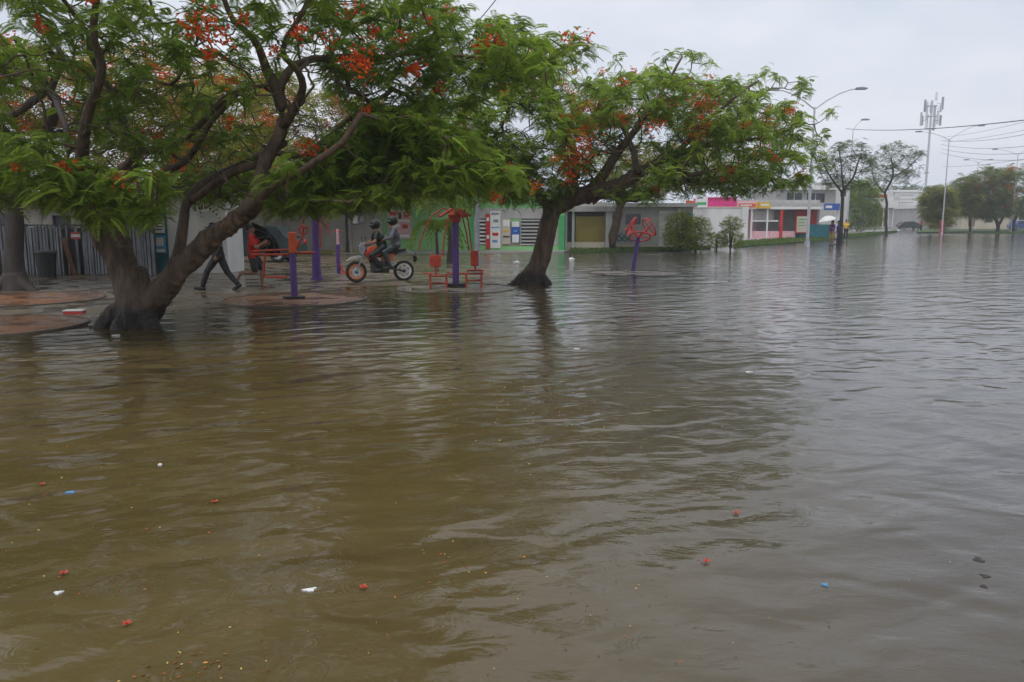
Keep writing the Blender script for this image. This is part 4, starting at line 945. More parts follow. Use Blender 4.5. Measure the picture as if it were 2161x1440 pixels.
b = MB(); b.tube([LP(560, 538), LP(557, 560), LP(556, 584)], .028, 10); b.build('hanging_leg', 'gymred', e)
b = MB(); b.box(LP(560, 588, -.12), LP(606, 582, .12), bev=.015); b.build('foot_plate', 'gymred', e)
b = MB(); b.tube([LP(627, 525), LP(638, 500), LP(640, 482), LP(650, 478)], .024, 10); b.torus(LP(640, 486), .09, .02, (0,1,0), 20, 6); b.build('turning_grip', 'gymred', e)
def post_machine(px, pyb, pyt, r, label, extra):
    global q, Yq
    q = at(px, pyb); Yq = q.y; e = empty('exercise_machine', (q.x, q.y, 0), 0, label, 'exercise machine', 'outdoor exercise machines')
    top = LP(px, pyt).z
    b = MB(); b.tube([(0,0,-.05), (0,0,top)], r, 16); b.build('post', 'purple', e); extra(e, top); return e
def ex1(e, top):
    b = MB(); b.tube([(0,0,-.05), (0,0,.04)], .2, 20)
    for a in range(4): b.box((-.008, .0, .04), (.008, .2, .5), rot=None) if a == 0 else None
    b.build('base_plate', 'purple', e)
    b = MB(); b.tube([(0,0,0.0), (0,0,.9)], [.135, .12], 16); b.build('sleeve', 'purple', e)
    b = MB(); b.box((-.1,-.1,top), (.1,.1,top+.12), bev=.02); b.build('cap', 'gymred', e)
    for x_ in (-.35, .35):
        b = MB(); b.tube([(0,0,top-.15), (x_*.6,0,top+.02), (x_,0,top-.2), (x_*1.1,0,top-.6)], .022, 8); b.build('pull_bar', 'gymred', e)
    b = MB(); b.tube([(.14,0,.95), (.16,0,1.9)], .03, 8); b.build('side_bar', 'gymred', e)
post_machine(669, 590, 452, .09, 'tall thick purple post with a wider foot behind the orange-topped one', ex1)
def ex2(e, top):
    b = MB(); b.tube([(0,0,top+.001), (0,0,top+.1), (0,0,top+.5)], [.05, .05, .035], 10); b.build('head', 'pale_pink', e)
    b = MB(); b.tube([(-.16,0,top+.42), (.16,0,top+.42)], .02, 8); b.build('grip', 'gymred', e)
    b = MB(); b.tube([(-.02,0,.5), (.1,0,.15), (.22,0,.03)], .035, 8); b.box((.1,-.14,.0), (.4,.14,.05), bev=.01); b.build('foot_rest', 'gymred', e)
post_machine(715, 578, 516, .065, 'slim purple post with a pink top and red foot rest left of the motorcycle', ex2)

# seated double machine
q = at(962, 606); Yq = q.y
e = empty('seated_machine', (q.x, q.y, 0), 0, 'red twin-seat exercise machine with a purple centre post and red crown', 'exercise machine', 'outdoor exercise machines')
b = MB(); b.tube([(0,0,0), LP(961, 455)], [.085, .085], 16); b.build('post', 'purple', e)
b = MB(); b.tube([(0,0,.0), (0,0,.10)], .26, 20); b.build('base_plate', 'black', e)
for k_, pts in enumerate(([LP(955, 445), LP(935, 440), LP(912, 455), LP(897, 482), LP(886, 512), LP(884, 530)], [LP(966, 445), LP(980, 443), LP(988, 465), LP(992, 500), LP(996, 530), LP(1001, 550)], [LP(958, 450, -.1), LP(945, 462, -.35), LP(938, 500, -.4), LP(934, 540, -.4)], [LP(962, 450, .1), LP(975, 455, .3), LP(984, 490, .4), LP(990, 530, .4)])):
    b = MB(); b.tube(pts, .02, 8); b.build('pull_arm', 'gymred', e)
rr = random.Random(9)
for k_ in range(7):
    a = 2*math.pi*k_/7; x, y = math.cos(a), math.sin(a)
    b = MB(); z0 = LP(961, 450).z; ln = rr.uniform(.38, .55)
    rot = Matrix.Rotation(a, 3, 'Z') @ Matrix.Rotation(R(28 + rr.uniform(-10, 12)), 3, 'Y')
    b.box(Vector((x*ln*.55 - ln*.42, y*ln*.55 - .08, z0 - .02)), Vector((x*ln*.55 + ln*.42, y*ln*.55 + .08, z0 + .03)), rot=rot, bev=.02); b.build('crown_blade', 'gymred', e)
b = MB(); b.tube([LP(961, 470), LP(961, 446), LP(961, 440)], [.13, .17, .1], 14); b.build('crown_hub', 'gymred', e)
b = MB()
b.tube([LP(944, 578), LP(1020, 578)], .026, 8); b.tube([LP(893, 577), LP(912, 578), LP(914, 583), LP(944, 583)], .024, 8); b.tube([LP(909, 598), LP(942, 598)], .026, 8); b.tube([LP(984, 592), LP(1016, 592)], .026, 8)
b.tube([LP(986, 578), LP(986, 571), LP(1021, 571)], .024, 8)
b.tube([LP(909, 583, -.3), LP(909, 583, .3)], .024, 8); b.tube([LP(1016, 575, -.3), LP(1016, 575, .3)], .024, 8)
b.build('frame', 'gymred', e)
for px in (908, 942, 984, 1016):
    for yy in (-.3, .3):
        b = MB(); b.tube([LP(px, 578, yy), LP(px, 578, yy)*1 - Vector((0,0,LP(px, 578, yy).z + .05))], .028, 8); b.build('leg', 'gymred', e)
for (x0, x1, y0, y1, tx, ty) in ((907, 931, 538, 563, 918, 583), (993, 1010, 529, 562, 1002, 571)):
    b = MB(); b.box(LP(x0, y1, -.14), LP(x1, y0, -.09), bev=.02); b.build('backrest', 'gymred', e)
    b = MB(); b.tube([LP(tx, y1-3, -.08), LP(tx+2, ty, -.05)], .022, 8); b.build('back_strut', 'gymred', e)
    b = MB(); b.box(LP(x0-2, ty, -.35), LP(x1+2, ty-3, .05), bev=.015); b.build('seat', 'gymred', e)

# spinning wheels on a leaning purple post
q = at(1336, 572); Yq = q.y
e = empty('spinning_wheels', (q.x, q.y, 0), 0, 'leaning purple post carrying red spinning wheels on the far round pad', 'exercise machine', 'outdoor exercise machines')
b = MB(); b.tube([LP(1335, 576), LP(1347, 500)], .07, 14); b.build('post', 'purple', e)
b = MB(); b.tube([LP(1335, 574), LP(1335, 571)], .2, 20); b.build('base_plate', 'black', e)
for (cx_, cy_, y_, rad, ax) in ((1350, 500, -.15, .36, (.1, .5, 1)), (1332, 478, .1, .33, (-.9, .35, .5)), (1370, 480, -.05, .33, (.8, .3, .55))):
    c_ = LP(cx_, cy_, y_); b = MB(); b.torus(c_, rad, .025, ax, 28, 7)
    qd = Vector((0,0,1)).rotation_difference(Vector(ax).normalized())
    for a in range(4): b.tube([c_, c_ + qd @ Vector((rad*math.cos(a*1.571), rad*math.sin(a*1.571), 0))], .018, 6)
    for a in range(2): p_ = c_ + qd @ Vector((rad*math.cos(a*3.14+.7), rad*math.sin(a*3.14+.7), 0)); b.tube([p_, p_ + (qd @ Vector((0,0,1)))*.14], .026, 8)
    b.tube([c_, LP(1347, 502)], .035, 8)
    b.build('wheel', 'red', e)
# sign leaning rod, thin grey pole near green shop, hydrant
q = at(1007, 566); e = empty('utility_pole', (q.x, q.y, 0), 0, 'slim grey pole just right of the seated machine', 'pole')
b = MB(); b.tube([(0,0,-.2), (0,0,5.2)], [.11, .08], 12); b.build('shaft', 'grey_metal', e); b = MB(); b.box((-.5,-.04,4.8), (.5,.04,4.9), bev=.01); b.build('crossarm', 'wood', e)
q = at(1986, 495.5); e = empty('post', (q.x, q.y, 0), 0, 'stout red post at the foot of the low bushy tree', 'post')
b = MB(); b.tube([(0,0,-.1), (0,0,1.5), (0,0,1.7)], [.24, .22, .1], 14); b.build('body', 'red', e); b = MB(); b.tube([(0,0,1.0), (0,0,1.12)], .26, 14); b.build('collar', 'dark_metal', e)

# ------------------------------------------------------------------ cars
def car(loc, rz, paint, label, L_=4.2, H=1.5, cat='car'):
    e = empty('parked_car', loc, rz, label, cat)
    pr = [(-L_/2, .35), (-L_/2+.05, .75), (-L_/2+.25, .98), (-L_/2+.55, 1.0), (-L_*.30, H*.97), (L_*.10, H), (L_*.27, 1.02), (L_/2-.25, .88), (L_/2-.03, .65), (L_/2, .32), (L_*.38, .25), (-L_*.4, .25)]
    b = MB(); b.prism(pr, -.82, .82, .07); b.build('body', paint, e)
    for s in (-1, 1):
        b = MB(); b.prism([(-L_*.27, 1.02), (-L_*.24, H*.93), (L_*.08, H*.95), (L_*.21, 1.02)], s*.80, s*.835); b.build('side_window', 'glass', e)
        for x in (-L_*.31, L_*.31):
            b = MB(); b.torus((x, s*.74, .32), .25, .09, (0,1,0), 24, 8); t_ = b.build('tyre', 'rubber', e, True)
            b = MB(); b.tube([(x, s*.66, .32), (x, s*.80, .32)], .2, 16); b.build('rim', 'steel', e)
        b = MB(); b.ell((L_/2-.08, s*.6, .7), (.1, .16, .08)); b.build('headlight', 'white', e)
        b = MB(); b.ell((-L_/2+.06, s*.62, .8), (.06, .12, .12)); b.build('tail_light', 'red', e)
    b = MB(); b.prism([(L_*.10+.03, H-.04), (L_*.27+.04, 1.05), (L_*.27+.0, 1.0), (L_*.10-.02, H-.08)], -.66, .66); b.build('windscreen', 'glass', e)
    return e
M['car_dark'] = mat('car_paint_dark', (.03, .045, .05), .25, .2); M['car_blue'] = mat('car_paint_blue', (.05, .10, .28), .25, .2)
q = G(535, 553); car((q.x, q.y, 0.02), R(178), M['car_dark'], 'dark hatchback parked by the concrete wall behind the walkers')
q = G(1918, 485); car((q.x, q.y, .06), R(4), M['car_dark'], 'dark car parked in front of the big white boxy building', 4.2, 1.4)
q = G(2158, 487); car((q.x, q.y, .1), R(3), M['car_blue'], 'blue car parked at the right edge behind the stout tree', 4.5)

# ------------------------------------------------------------------ people
def V3(*a): return Vector(a)
def person(loc, rz, label, J, shirt, legs, shoes='black', hair='hair', hat=None, long_sleeve=False, long_legs=True, H=1.7, cat='person', group=None, hold=None, helmet=False, sc=1.0, bare=False):
    """J: joint positions in metres, x forward, y to the person's left, z up from the feet"""
    e = empty('person', loc, rz, label, cat, group); e.scale = (sc,)*3
    B = []
    def cap(a, c, r0, r1): B.append(('cap', Vector(a), Vector(c), r0, r1))
    hip, ch, nk, hd = V3(*J['hip']), V3(*J['chest']), V3(*J['neck']), V3(*J['head'])
    side = V3(0, 1, 0)
    cap(hip + side*.07, hip - side*.07, .115, .115); cap(hip, ch, .125, .13); cap(ch + side*.09, ch - side*.09, .115, .115); cap(nk - V3(0,0,.03) + side*.1, nk - V3(0,0,.03) - side*.1, .07, .07)
    cap(nk, hd - V3(0,0,.08), .055, .052)
    B.append(('ell', hd, (.095, .077, .118))); f = V3(*J.get('face', (1,0,0))).normalized()
    B.append(('ell', hd + f*.055 - V3(0,0,.05), (.055, .05, .06))); B.append(('ell', hd + f*.10 - V3(0,0,.01), (.02, .016, .028)))
    sd = f.cross(V3(0,0,1)).normalized()
    for s in (-1, 1): B.append(('ell', hd + sd*.078*s - V3(0,0,.01), (.02, .014, .032)))
    for k in ('L', 'R'):
        s = 1 if k == 'L' else -1
        sh = nk + side*s*.17 - V3(0,0,.06); el = V3(*J['el'+k]); ha = V3(*J['ha'+k])
        cap(sh, el, .052, .042); cap(el, ha, .041, .027)
        d = (ha - el).normalized(); w_ = d.cross(side).normalized() if abs(d.dot(side)) < .9 else V3(0,0,1)
        pal = ha + d*.05; cap(ha, pal + d*.02, .026, .03); lat = d.cross(w_).normalized()
        for i_, (o_, ln) in enumerate(((-.028, .055), (-.01, .068), (.009, .064), (.027, .05))):
            r0_ = pal + d*.03 + w_*o_; m_ = r0_ + d*ln*.5 + lat*.006; cap(r0_, m_, .0095, .009); cap(m_, m_ + d*ln*.42 + lat*.02, .009, .008)
        cap(ha + d*.02 - w_*.022, ha + d*.05 - w_*.05 + lat*.01, .011, .010); cap(ha + d*.05 - w_*.05 + lat*.01, ha + d*.08 - w_*.056 + lat*.02, .010, .009)
        hp = hip + side*s*.09; kn = V3(*J['kn'+k]); an = V3(*J['an'+k]); td = V3(*J.get('td'+k, (1,0,-.1))).normalized()
        cap(hp, kn, .088, .06); cap(kn, kn.lerp(an, .35), .056, .056); cap(kn.lerp(an, .35), an, .056, .036); cap(an - V3(0,0,.03), an + td*.16 - V3(0,0,.045), .036, .03)
    me = merged(B, .011); link_mesh('body', me, 'skin', e)
    for s in (-1, 1):
        b = MB(); b.ell(hd + f*.088 + sd*.03*s + V3(0,0,.012), (.012,.012,.009), seg=8); b.build('eye', 'black', e)
    b = MB(); b.ell(hd + f*.103 - V3(0,0,.062), (.008, .02, .006), seg=8); b.build('mouth', 'red', e)
    # clothing
    def clothes(prims, name, m, g=.014):
        me = merged([('cap', p[1], p[2], p[3]+g, p[4]+g) for p in prims], .013, .006, 9); link_mesh(name, me, m, e)
    C_ = [('cap', hip + V3(0,0,.03), ch, .13, .135), ('cap', hip + side*.08 + V3(0,0,.0), hip - side*.08, .11, .11), ('cap', ch + side*.09, ch - side*.09, .115, .115), ('cap', nk - V3(0,0,.05) + side*.13, nk - V3(0,0,.05) - side*.13, .062, .062)]
    for k in ('L', 'R'):
        s = 1 if k == 'L' else -1; sh = nk + side*s*.17 - V3(0,0,.06); el = V3(*J['el'+k]); ha = V3(*J['ha'+k])
        C_.append(('cap', sh, el if long_sleeve else sh.lerp(el, .6), .056, .05))
        if long_sleeve: C_.append(('cap', el, el.lerp(ha, .92), .045, .032))
    clothes(C_, 'shirt', shirt)
    D_ = [('cap', hip + side*.07, hip - side*.07, .12, .12)]
    for k in ('L', 'R'):
        s = 1 if k == 'L' else -1; hp = hip + side*s*.09; kn = V3(*J['kn'+k]); an = V3(*J['an'+k])
        D_.append(('cap', hp, kn if long_legs else hp.lerp(kn, .82), .092, .066 if long_legs else .085))
        if long_legs: D_.append(('cap', kn, kn.lerp(an, .9), .064, .048))
    clothes(D_, 'trousers' if long_legs else 'shorts', legs, .012)
    if shoes:
        for k in ('L', 'R'):
            an = V3(*J['an'+k]); td = V3(*J.get('td'+k, (1,0,-.1))).normalized()
            me = merged([('cap', an - V3(0,0,.035) - td*.04, an + td*.18 - V3(0,0,.05), .05, .042)], .012); link_mesh('shoe', me, shoes, e)
    if helmet:
        b = MB(); b.ell(hd + V3(0,0,.03) - f*.012, (.145, .125, .14), seg=20); b.build('helmet', 'black', e, True)
        b = MB(); b.ell(hd + f*.06 + V3(0,0,.0), (.10, .105, .05), seg=16); b.build('visor', 'glass', e, True)
    elif hat:
        b = MB(); b.ell(hd + V3(0,0,.05) - f*.01, (.112, .095, .088), seg=16); b.build('cap', hat, e, True)
        b = MB(); b.ell(hd + f*.12 + V3(0,0,.05), (.09, .075, .012), seg=14); b.build('cap_brim', hat, e, True)
    else:
        b = MB(); b.ell(hd + V3(0,0,.035) - f*.022, (.108, .09, .105), seg=18); b.build('hair', hair, e, True)
    return e
def umbrella(loc, tilt, rad, dep, m, label, ribs=8, shaft=.75, direction=0, sc=1.0):
    e = empty('umbrella', loc, 0, label, 'umbrella'); e.rotation_euler = (0, tilt, direction); 
    b = MB(); bm = b.bm; rings_ = []
    for i in range(9):
        f_ = i/8; rr_ = []
        for j in range(ribs*4):
            a = 2*math.pi*j/(ribs*4); sc_ = 1 - .07*f_*(1 - abs(math.cos(a*ribs/2)))
            rr_.append(bm.verts.new((rad*f_*sc_*math.cos(a), rad*f_*sc_*math.sin(a), shaft + dep*(1 - f_**2.1) - .03*f_*(1-abs(math.cos(a*ribs/2))))) if i else None)
        rings_.append(rr_)
    c_ = bm.verts.new((0,0,shaft+dep))
    n_ = ribs*4
    for j in range(n_): bm.faces.new((c_, rings_[1][j], rings_[1][(j+1)%n_]))
    for i in range(1, 8):
        for j in range(n_): bm.faces.new((rings_[i][j], rings_[i+1][j], rings_[i+1][(j+1)%n_], rings_[i][(j+1)%n_]))
    o = b.build('canopy', m, e, True); md = o.modifiers.new('t', 'SOLIDIFY'); md.thickness = .004
    b = MB(); b.tube([(0,0,0), (0,0,shaft+dep+.06)], .009, 8); b.build('shaft', 'steel', e)
    b = MB(); b.tube([(0,0,0), (0,0,-.07), (.03,0,-.1), (.06,0,-.07)], .014, 8); b.build('handle', 'black', e)
    b = MB()
    for j in range(ribs):
        a = 2*math.pi*j/ribs; b.tube([(rad*f_*math.cos(a), rad*f_*math.sin(a), shaft + dep*(1-f_**2.1) - .012) for f_ in (.05,.35,.65,.98)], .004, 4)
    b.build('ribs', 'steel', e)
    return e

STAND = dict(hip=(0,0,.90), chest=(.01,0,1.20), neck=(.01,0,1.42), head=(.03,0,1.57), elL=(-.02,.24,1.10), haL=(.08,.25,.87), elR=(-.02,-.24,1.10), haR=(.08,-.25,.87), knL=(.02,.1,.48), anL=(-.02,.1,.07), knR=(.02,-.1,.48), anR=(-.02,-.1,.07))
def pose(**k): d = dict(STAND); d.update(k); return d
# walker in dark clothes, long stride towards the left
q = G(465, 612)
person((q.x, q.y, -.01), R(180), 'person in dark clothes and a navy cap striding past the big trunk', pose(hip=(0,0,.84), chest=(.05,0,1.13), neck=(.08,0,1.34), head=(.12,0,1.49), knL=(.26,.1,.48), anL=(.40,.1,.09), knR=(-.16,-.1,.44), anR=(-.42,-.1,.13), elL=(-.15,.24,1.06), haL=(-.05,.26,.86), elR=(.12,-.24,1.05), haR=(.28,-.22,.98), tdL=(1,0,.15), tdR=(.8,0,-.5)), 'black', 'black', hat=mat('navy_cloth', (.03,.04,.14), .8), long_sleeve=True, sc=1.02)
# person in red with the dark umbrella
q = G(540, 608)
M['red_shirt'] = mat('red_cloth', (.48, .02, .015), .85, .2)
person((q.x, q.y, -.01), R(8), 'person in a red shirt and black shorts hurrying on one leg under a dark umbrella', pose(hip=(-.02,0,.80), chest=(0,0,1.10), neck=(-.03,0,1.32), head=(-.07,0,1.47), knL=(.16,.1,.47), anL=(.13,.1,.09), knR=(.02,-.1,.42), anR=(-.34,-.1,.38), tdR=(-.5,0,-.8), elL=(.16,.22,1.03), haL=(.30,.12,1.10), elR=(.10,-.24,1.02), haR=(.24,-.1,1.12)), M['red_shirt'], 'black', shoes=None, long_legs=False, sc=1.04)
umbrella((q.x-.02, q.y+.12, 1.02), R(56), .56, .2, mat('black_cloth', (.02,.02,.024), .9, spec=.15), 'dark open umbrella tilted over the person in red', shaft=.36, direction=R(48))

# motorcycle and its two riders
q = G(803, 595)
YAW = R(180 + 20)
mroot = empty('motorcycle', (q.x, q.y, 0.0), YAW, 'orange and white dirt-style motorcycle carrying two riders through the shallow water', 'motorcycle')
WB = 1.36; WR = .30
M['tan_orange'] = mat('tan_orange_paint', (.62, .20, .09), .45, .25)
for x_, nm, rim_m in ((WB/2, 'front_wheel', 'tan_orange'), (-WB/2, 'rear_wheel', 'white')):
    w_ = empty(nm, (x_, 0, WR), 0); w_.parent = mroot
    b = MB(); b.torus((0,0,0), WR-.045, .045, (0,1,0), 36, 10); b.build('tyre', 'rubber', w_, True)
    b = MB(); b.torus((0,0,0), WR-.10, .030, (0,1,0), 32, 8)
    for a in range(6):
        an = a*math.pi/3; b.tube([(.04*math.cos(an), 0, .04*math.sin(an)), ((WR-.1)*math.cos(an+.12), 0, (WR-.1)*math.sin(an+.12))], .022, 6)
    b.build('rim', rim_m, w_)
    b = MB(); b.tube([(0,-.07,0), (0,.07,0)], .05, 14); b.build('hub', 'dark_metal', w_)
    b = MB(); b.tube([(0,.05,0), (0,.06,0)], .12, 20); b.build('brake_disc', 'steel', w_)
b = MB()
for s_ in (-1, 1): b.tube([(WB/2, s_*.085, WR), (WB/2-.27, s_*.085, .98)], .022, 8)
b.build('fork', 'grey_metal', mroot)
b = MB(); b.prism([(WB/2-.34,.70), (WB/2-.10,.76), (WB/2+.12,.72), (WB/2+.28,.62), (WB/2+.27,.59), (WB/2+.08,.66), (WB/2-.12,.69)], -.06, .06, .01); b.build('front_fender', 'grey_wall', mroot)
b = MB(); b.prism([(WB/2-.24,.80), (WB/2-.12,.78), (WB/2-.06,.90), (WB/2-.14,1.10), (WB/2-.26,1.12)], -.10, .10, .02); b.build('headlight_cowl', 'grey_metal', mroot)
b = MB(); b.ell((WB/2-.10, 0, .92), (.05,.07,.08)); b.build('headlight', 'glass', mroot, True)
b = MB(); b.tube([(.33,.34,1.06), (.38,.2,1.05), (.42,0,1.0), (.38,-.2,1.05), (.33,-.34,1.06)], .014, 8); b.build('handlebar', 'black', mroot)
for s_ in (-1, 1):
    b = MB(); b.tube([(.40,s_*.26,1.05), (.45,s_*.30,1.22)], .007, 6); b.ell((.45,s_*.31,1.25), (.015,.06,.04)); b.build('mirror', 'black', mroot)
b = MB(); b.prism([(.30,.98), (.12,1.02), (-.05,.90), (-.06,.80), (.10,.72), (.30,.66), (.42,.80)], -.14, .14, .03); b.build('tank', M['orange'], mroot)
b = MB(); b.prism([(.46,.86), (.34,.66), (.12,.58), (.10,.70), (.30,.84)], -.18, .18, .02); b.build('side_shroud', 'red', mroot)
b = MB(); b.tube([(.40,0,.9), (.12,0,.72), (-.30,0,.74), (-.62,0,.84)], .03, 8); b.tube([(.38,0,.85), (.22,0,.42), (-.15,0,.30), (-.3,0,.55)], .028, 8); b.build('frame', 'black', mroot)
b = MB(); b.box((-.24,-.16,.26), (.26,.16,.58), bev=.04); b.prism([(.05,.48), (.20,.52), (.26,.70), (.12,.72)], -.08, .08, .01); b.tube([(.02,-.16,.38), (.02,.16,.38)], .10, 16); b.build('engine', 'dark_metal', mroot)
b = MB(); b.tube([(-WB/2, .09, WR), (-.18,.09,.40)], .025, 8); b.tube([(-WB/2, -.09, WR), (-.18,-.09,.40)], .025, 8); b.build('swingarm', 'dark_metal', mroot)
b = MB(); b.prism([(.0,.86), (-.40,.90), (-.72,.94), (-.72,.88), (-.40,.80), (.0,.78)], -.13, .13, .02); b.build('seat', 'black', mroot)
b = MB(); b.prism([(-.45,.80), (-.72,.86), (-.95,.84), (-1.02,.72), (-.98,.73), (-.90,.79), (-.70,.79)], -.08, .08, .01); b.build('rear_fender', 'grey_metal', mroot)
b = MB(); b.tube([(-.98,0,.80), (-1.03,0,.62), (-.98,0,.55)], [.05,.06,.04], 8); b.build('plate_holder', 'black', mroot)
b = MB(); b.tube([(.24,-.14,.45), (.20,-.16,.28), (-.15,-.17,.26), (-.40,-.19,.42), (-.75,-.2,.55)], [.022,.022,.025,.045,.05], 10); b.build('exhaust', 'steel', mroot)
b = MB(); b.prism([(-.35,.58), (-.08,.56), (-.04,.76), (-.40,.80)], -.15, .15, .02); b.build('side_panel', M['tan_orange'], mroot)
for s_ in (-1, 1):
    b = MB(); b.tube([(-.05,s_*.12,.32), (-.05,s_*.28,.32)], .018, 8); b.build('foot_peg', 'black', mroot)
ml = Vector((q.x, q.y, 0)); mdir = Matrix.Rotation(YAW, 3, 'Z')
def rider(x, label, **kw):
    p_ = ml + mdir @ Vector((x, 0, 0)); return person(p_, YAW, label, kw.pop('J'), **kw)
rider(-.08, 'person with a black helmet driving the motorcycle', J=dict(hip=(0,0,.98), chest=(.10,0,1.26), neck=(.17,0,1.45), head=(.21,0,1.59), elL=(.26,.27,1.14), haL=(.42,.30,1.10), elR=(.26,-.27,1.14), haR=(.42,-.30,1.10), knL=(.36,.22,.76), anL=(.06,.22,.40), knR=(.36,-.22,.76), anR=(.06,-.22,.40)), shirt='black', legs='black', helmet=True, long_sleeve=False)
rider(-.46, 'passenger in a grey jacket and black helmet behind the driver', J=dict(hip=(0,0,1.04), chest=(.03,0,1.34), neck=(.05,0,1.55), head=(.08,0,1.70), elL=(.18,.24,1.26), haL=(.36,.18,1.20), elR=(.18,-.24,1.26), haR=(.36,-.18,1.20), knL=(.38,.24,.84), anL=(.22,.24,.45), knR=(.38,-.24,.84), anR=(.22,-.24,.45)), shirt=mat('grey_jacket', (.13,.13,.15), .8, .3, scale=6), legs=M['car_dark'], helmet=True, long_sleeve=True)

# people down the street
M['purple_shirt'] = mat('purple_cloth', (.13, .03, .2), .85, .2); M['khaki'] = mat('khaki_cloth', (.34, .24, .06), .85, .2); M['navy'] = mat('dark_blue_cloth', (.03, .03, .09), .85, .2)
q = G(1755, 519)
person((q.x, q.y, 0), R(200), 'person in a purple shirt and mustard shorts under the white umbrella', pose(elL=(.1,.22,1.12), haL=(.30,.12,1.25)), M['purple_shirt'], M['khaki'], long_legs=False)
umbrella((q.x-.30, q.y-.12, 1.2), R(-14), .62, .3, 'white', 'white open umbrella held up beside the thin dark trunk', shaft=.52)
q = G(1768, 516)
person((q.x, q.y, 0), R(170), 'person in dark clothes standing against the thin dark trunk', pose(knL=(.08,.1,.48), anL=(.1,.1,.07)), M['navy'], 'navy', long_sleeve=True)
q = G(1784, 507)
person((q.x, q.y, .08), R(250), 'person in a yellow top behind the thin dark trunk', pose(), 'yellow', 'black')
q = G(1943, 489)
person((q.x, q.y, .06), R(200), 'far person in a dark red shirt by the white boxy building', pose(), 'red', 'black')

# ------------------------------------------------------------------ litter on the water
def litter(px, py, w_, d_, m, label, cat='litter', name='plastic_scrap', group='rubbish floating on the flood', z=.004, h=.007):
    q = G(px, py); w_ *= .72; d_ *= .72; h *= .7; b = MB(); n = 14; a0 = random.uniform(0, 6.28); pts = []
    for i in range(n):
        a = 2*math.pi*i/n; r0_ = 1 + .25*math.sin(3*a + a0) + random.uniform(-.45, .3)
        pts.append(Vector((w_/2*r0_*math.cos(a), d_/2*r0_*math.sin(a), z + random.uniform(0, h))))
    c_ = b.bm.verts.new((0, 0, z + h*1.6)); vs_ = [b.bm.verts.new(p_) for p_ in pts]; lo = [b.bm.verts.new((p_.x*.9, p_.y*.9, -.004)) for p_ in pts]
    for i in range(n): b.bm.faces.new((c_, vs_[i], vs_[(i+1)%n])); b.bm.faces.new((vs_[i], lo[i], lo[(i+1)%n], vs_[(i+1)%n]))
    b.bm.faces.new(lo[::-1])
    o = b.build(name, m); o.location = (q.x, q.y, 0); o.rotation_euler = (0, 0, random.uniform(-.3, .5)); return tag(o, label, cat, group)
def flower(px, py, r_, label):
    q = G(px, py); b = MB(); 
    for k in range(5):
        a = 2*math.pi*k/5 + random.uniform(-.3,.3); c_ = Vector((math.cos(a)*r_*.55, math.sin(a)*r_*.55, .010)); u_ = Vector((math.cos(a), math.sin(a), .25)); v_ = Vector((-math.sin(a), math.cos(a), 0))
        vv = [b.bm.verts.new(p_) for p_ in (c_ - u_*r_*.5, c_ + v_*r_*.3, c_ + u_*r_*.5 + v_*r_*.22 + Vector((0,0,.004)), c_ + u_*r_*.5 - v_*r_*.22, c_ - v_*r_*.3)]
        b.bm.faces.new(vv)
    b.ell((0,0,.012), (r_*.18, r_*.18, .008), seg=8)
    o = b.build('fallen_flower', 'petal'); o.location = (q.x, q.y, 0); return tag(o, label, 'flower', 'flame flowers floating on the flood')
M['petal'] = mat('wet_petal', (.50, .05, .02), .5, .3)
litter(655, 1246, .085, .05, 'white', 'elongated white scrap floating near the single bright red flower', group='white scraps on the flood')
litter(123, 1253, .05, .05, 'white', 'small white scrap floating at the lower left below a red flower')
litter(337, 982, .045, .06, 'white', 'tiny white scrap floating in the left middle of the flood')
litter(245, 708, .17, .14, 'white', 'crumpled white scrap floating just in front of the big tree base')
litter(1216, 737, .10, .10, 'white', 'small white scrap floating below the leaning tree trunk')
litter(150, 1040, .065, .07, 'sky_blue', 'light blue plastic scrap floating beside a red flower at left')
litter(1742, 1236, .04, .05, 'sky_blue', 'light blue plastic scrap floating at the lower right')
litter(1092, 557, .42, .5, 'white', 'white bag floating left of the leaning tree trunk', h=.12)
litter(1206, 548, .40, .3, 'white', 'white bag floating right of the leaning tree trunk', h=.08)
litter(1580, 786, .10, .05, 'white', 'thin white scrap floating on the right-hand ripples')
q = G(158, 662); e = empty('food_carton', (q.x, q.y, .0), R(8), 'red and white carton lying between the two left brown pads', 'carton')
b = MB(); b.box((-.17,-.1,-.01), (.17,.1,.05), bev=.01); b.build('tray', 'red', e); b = MB(); b.box((-.175,-.105,.052), (.175,.105,.075), bev=.008); b.build('lid', 'white', e)
for px, py, lb in ((90, 1025, 'red fallen flower left of the light blue scrap'), (134, 1213, 'red fallen flower above the small white scrap at lower left'), (267, 1320, 'red fallen flower nearest the bottom left corner'), (766, 1243, 'bright red fallen flower to the right of the long white scrap'), (1553, 1085, 'red fallen flower, upper one on the grey right half of the flood'), (1490, 1188, 'red fallen flower, lower one on the grey right half of the flood'), (452, 1062, 'dull red fallen flower with dark stem in the left middle')):
    flower(px, py, .022, lb)
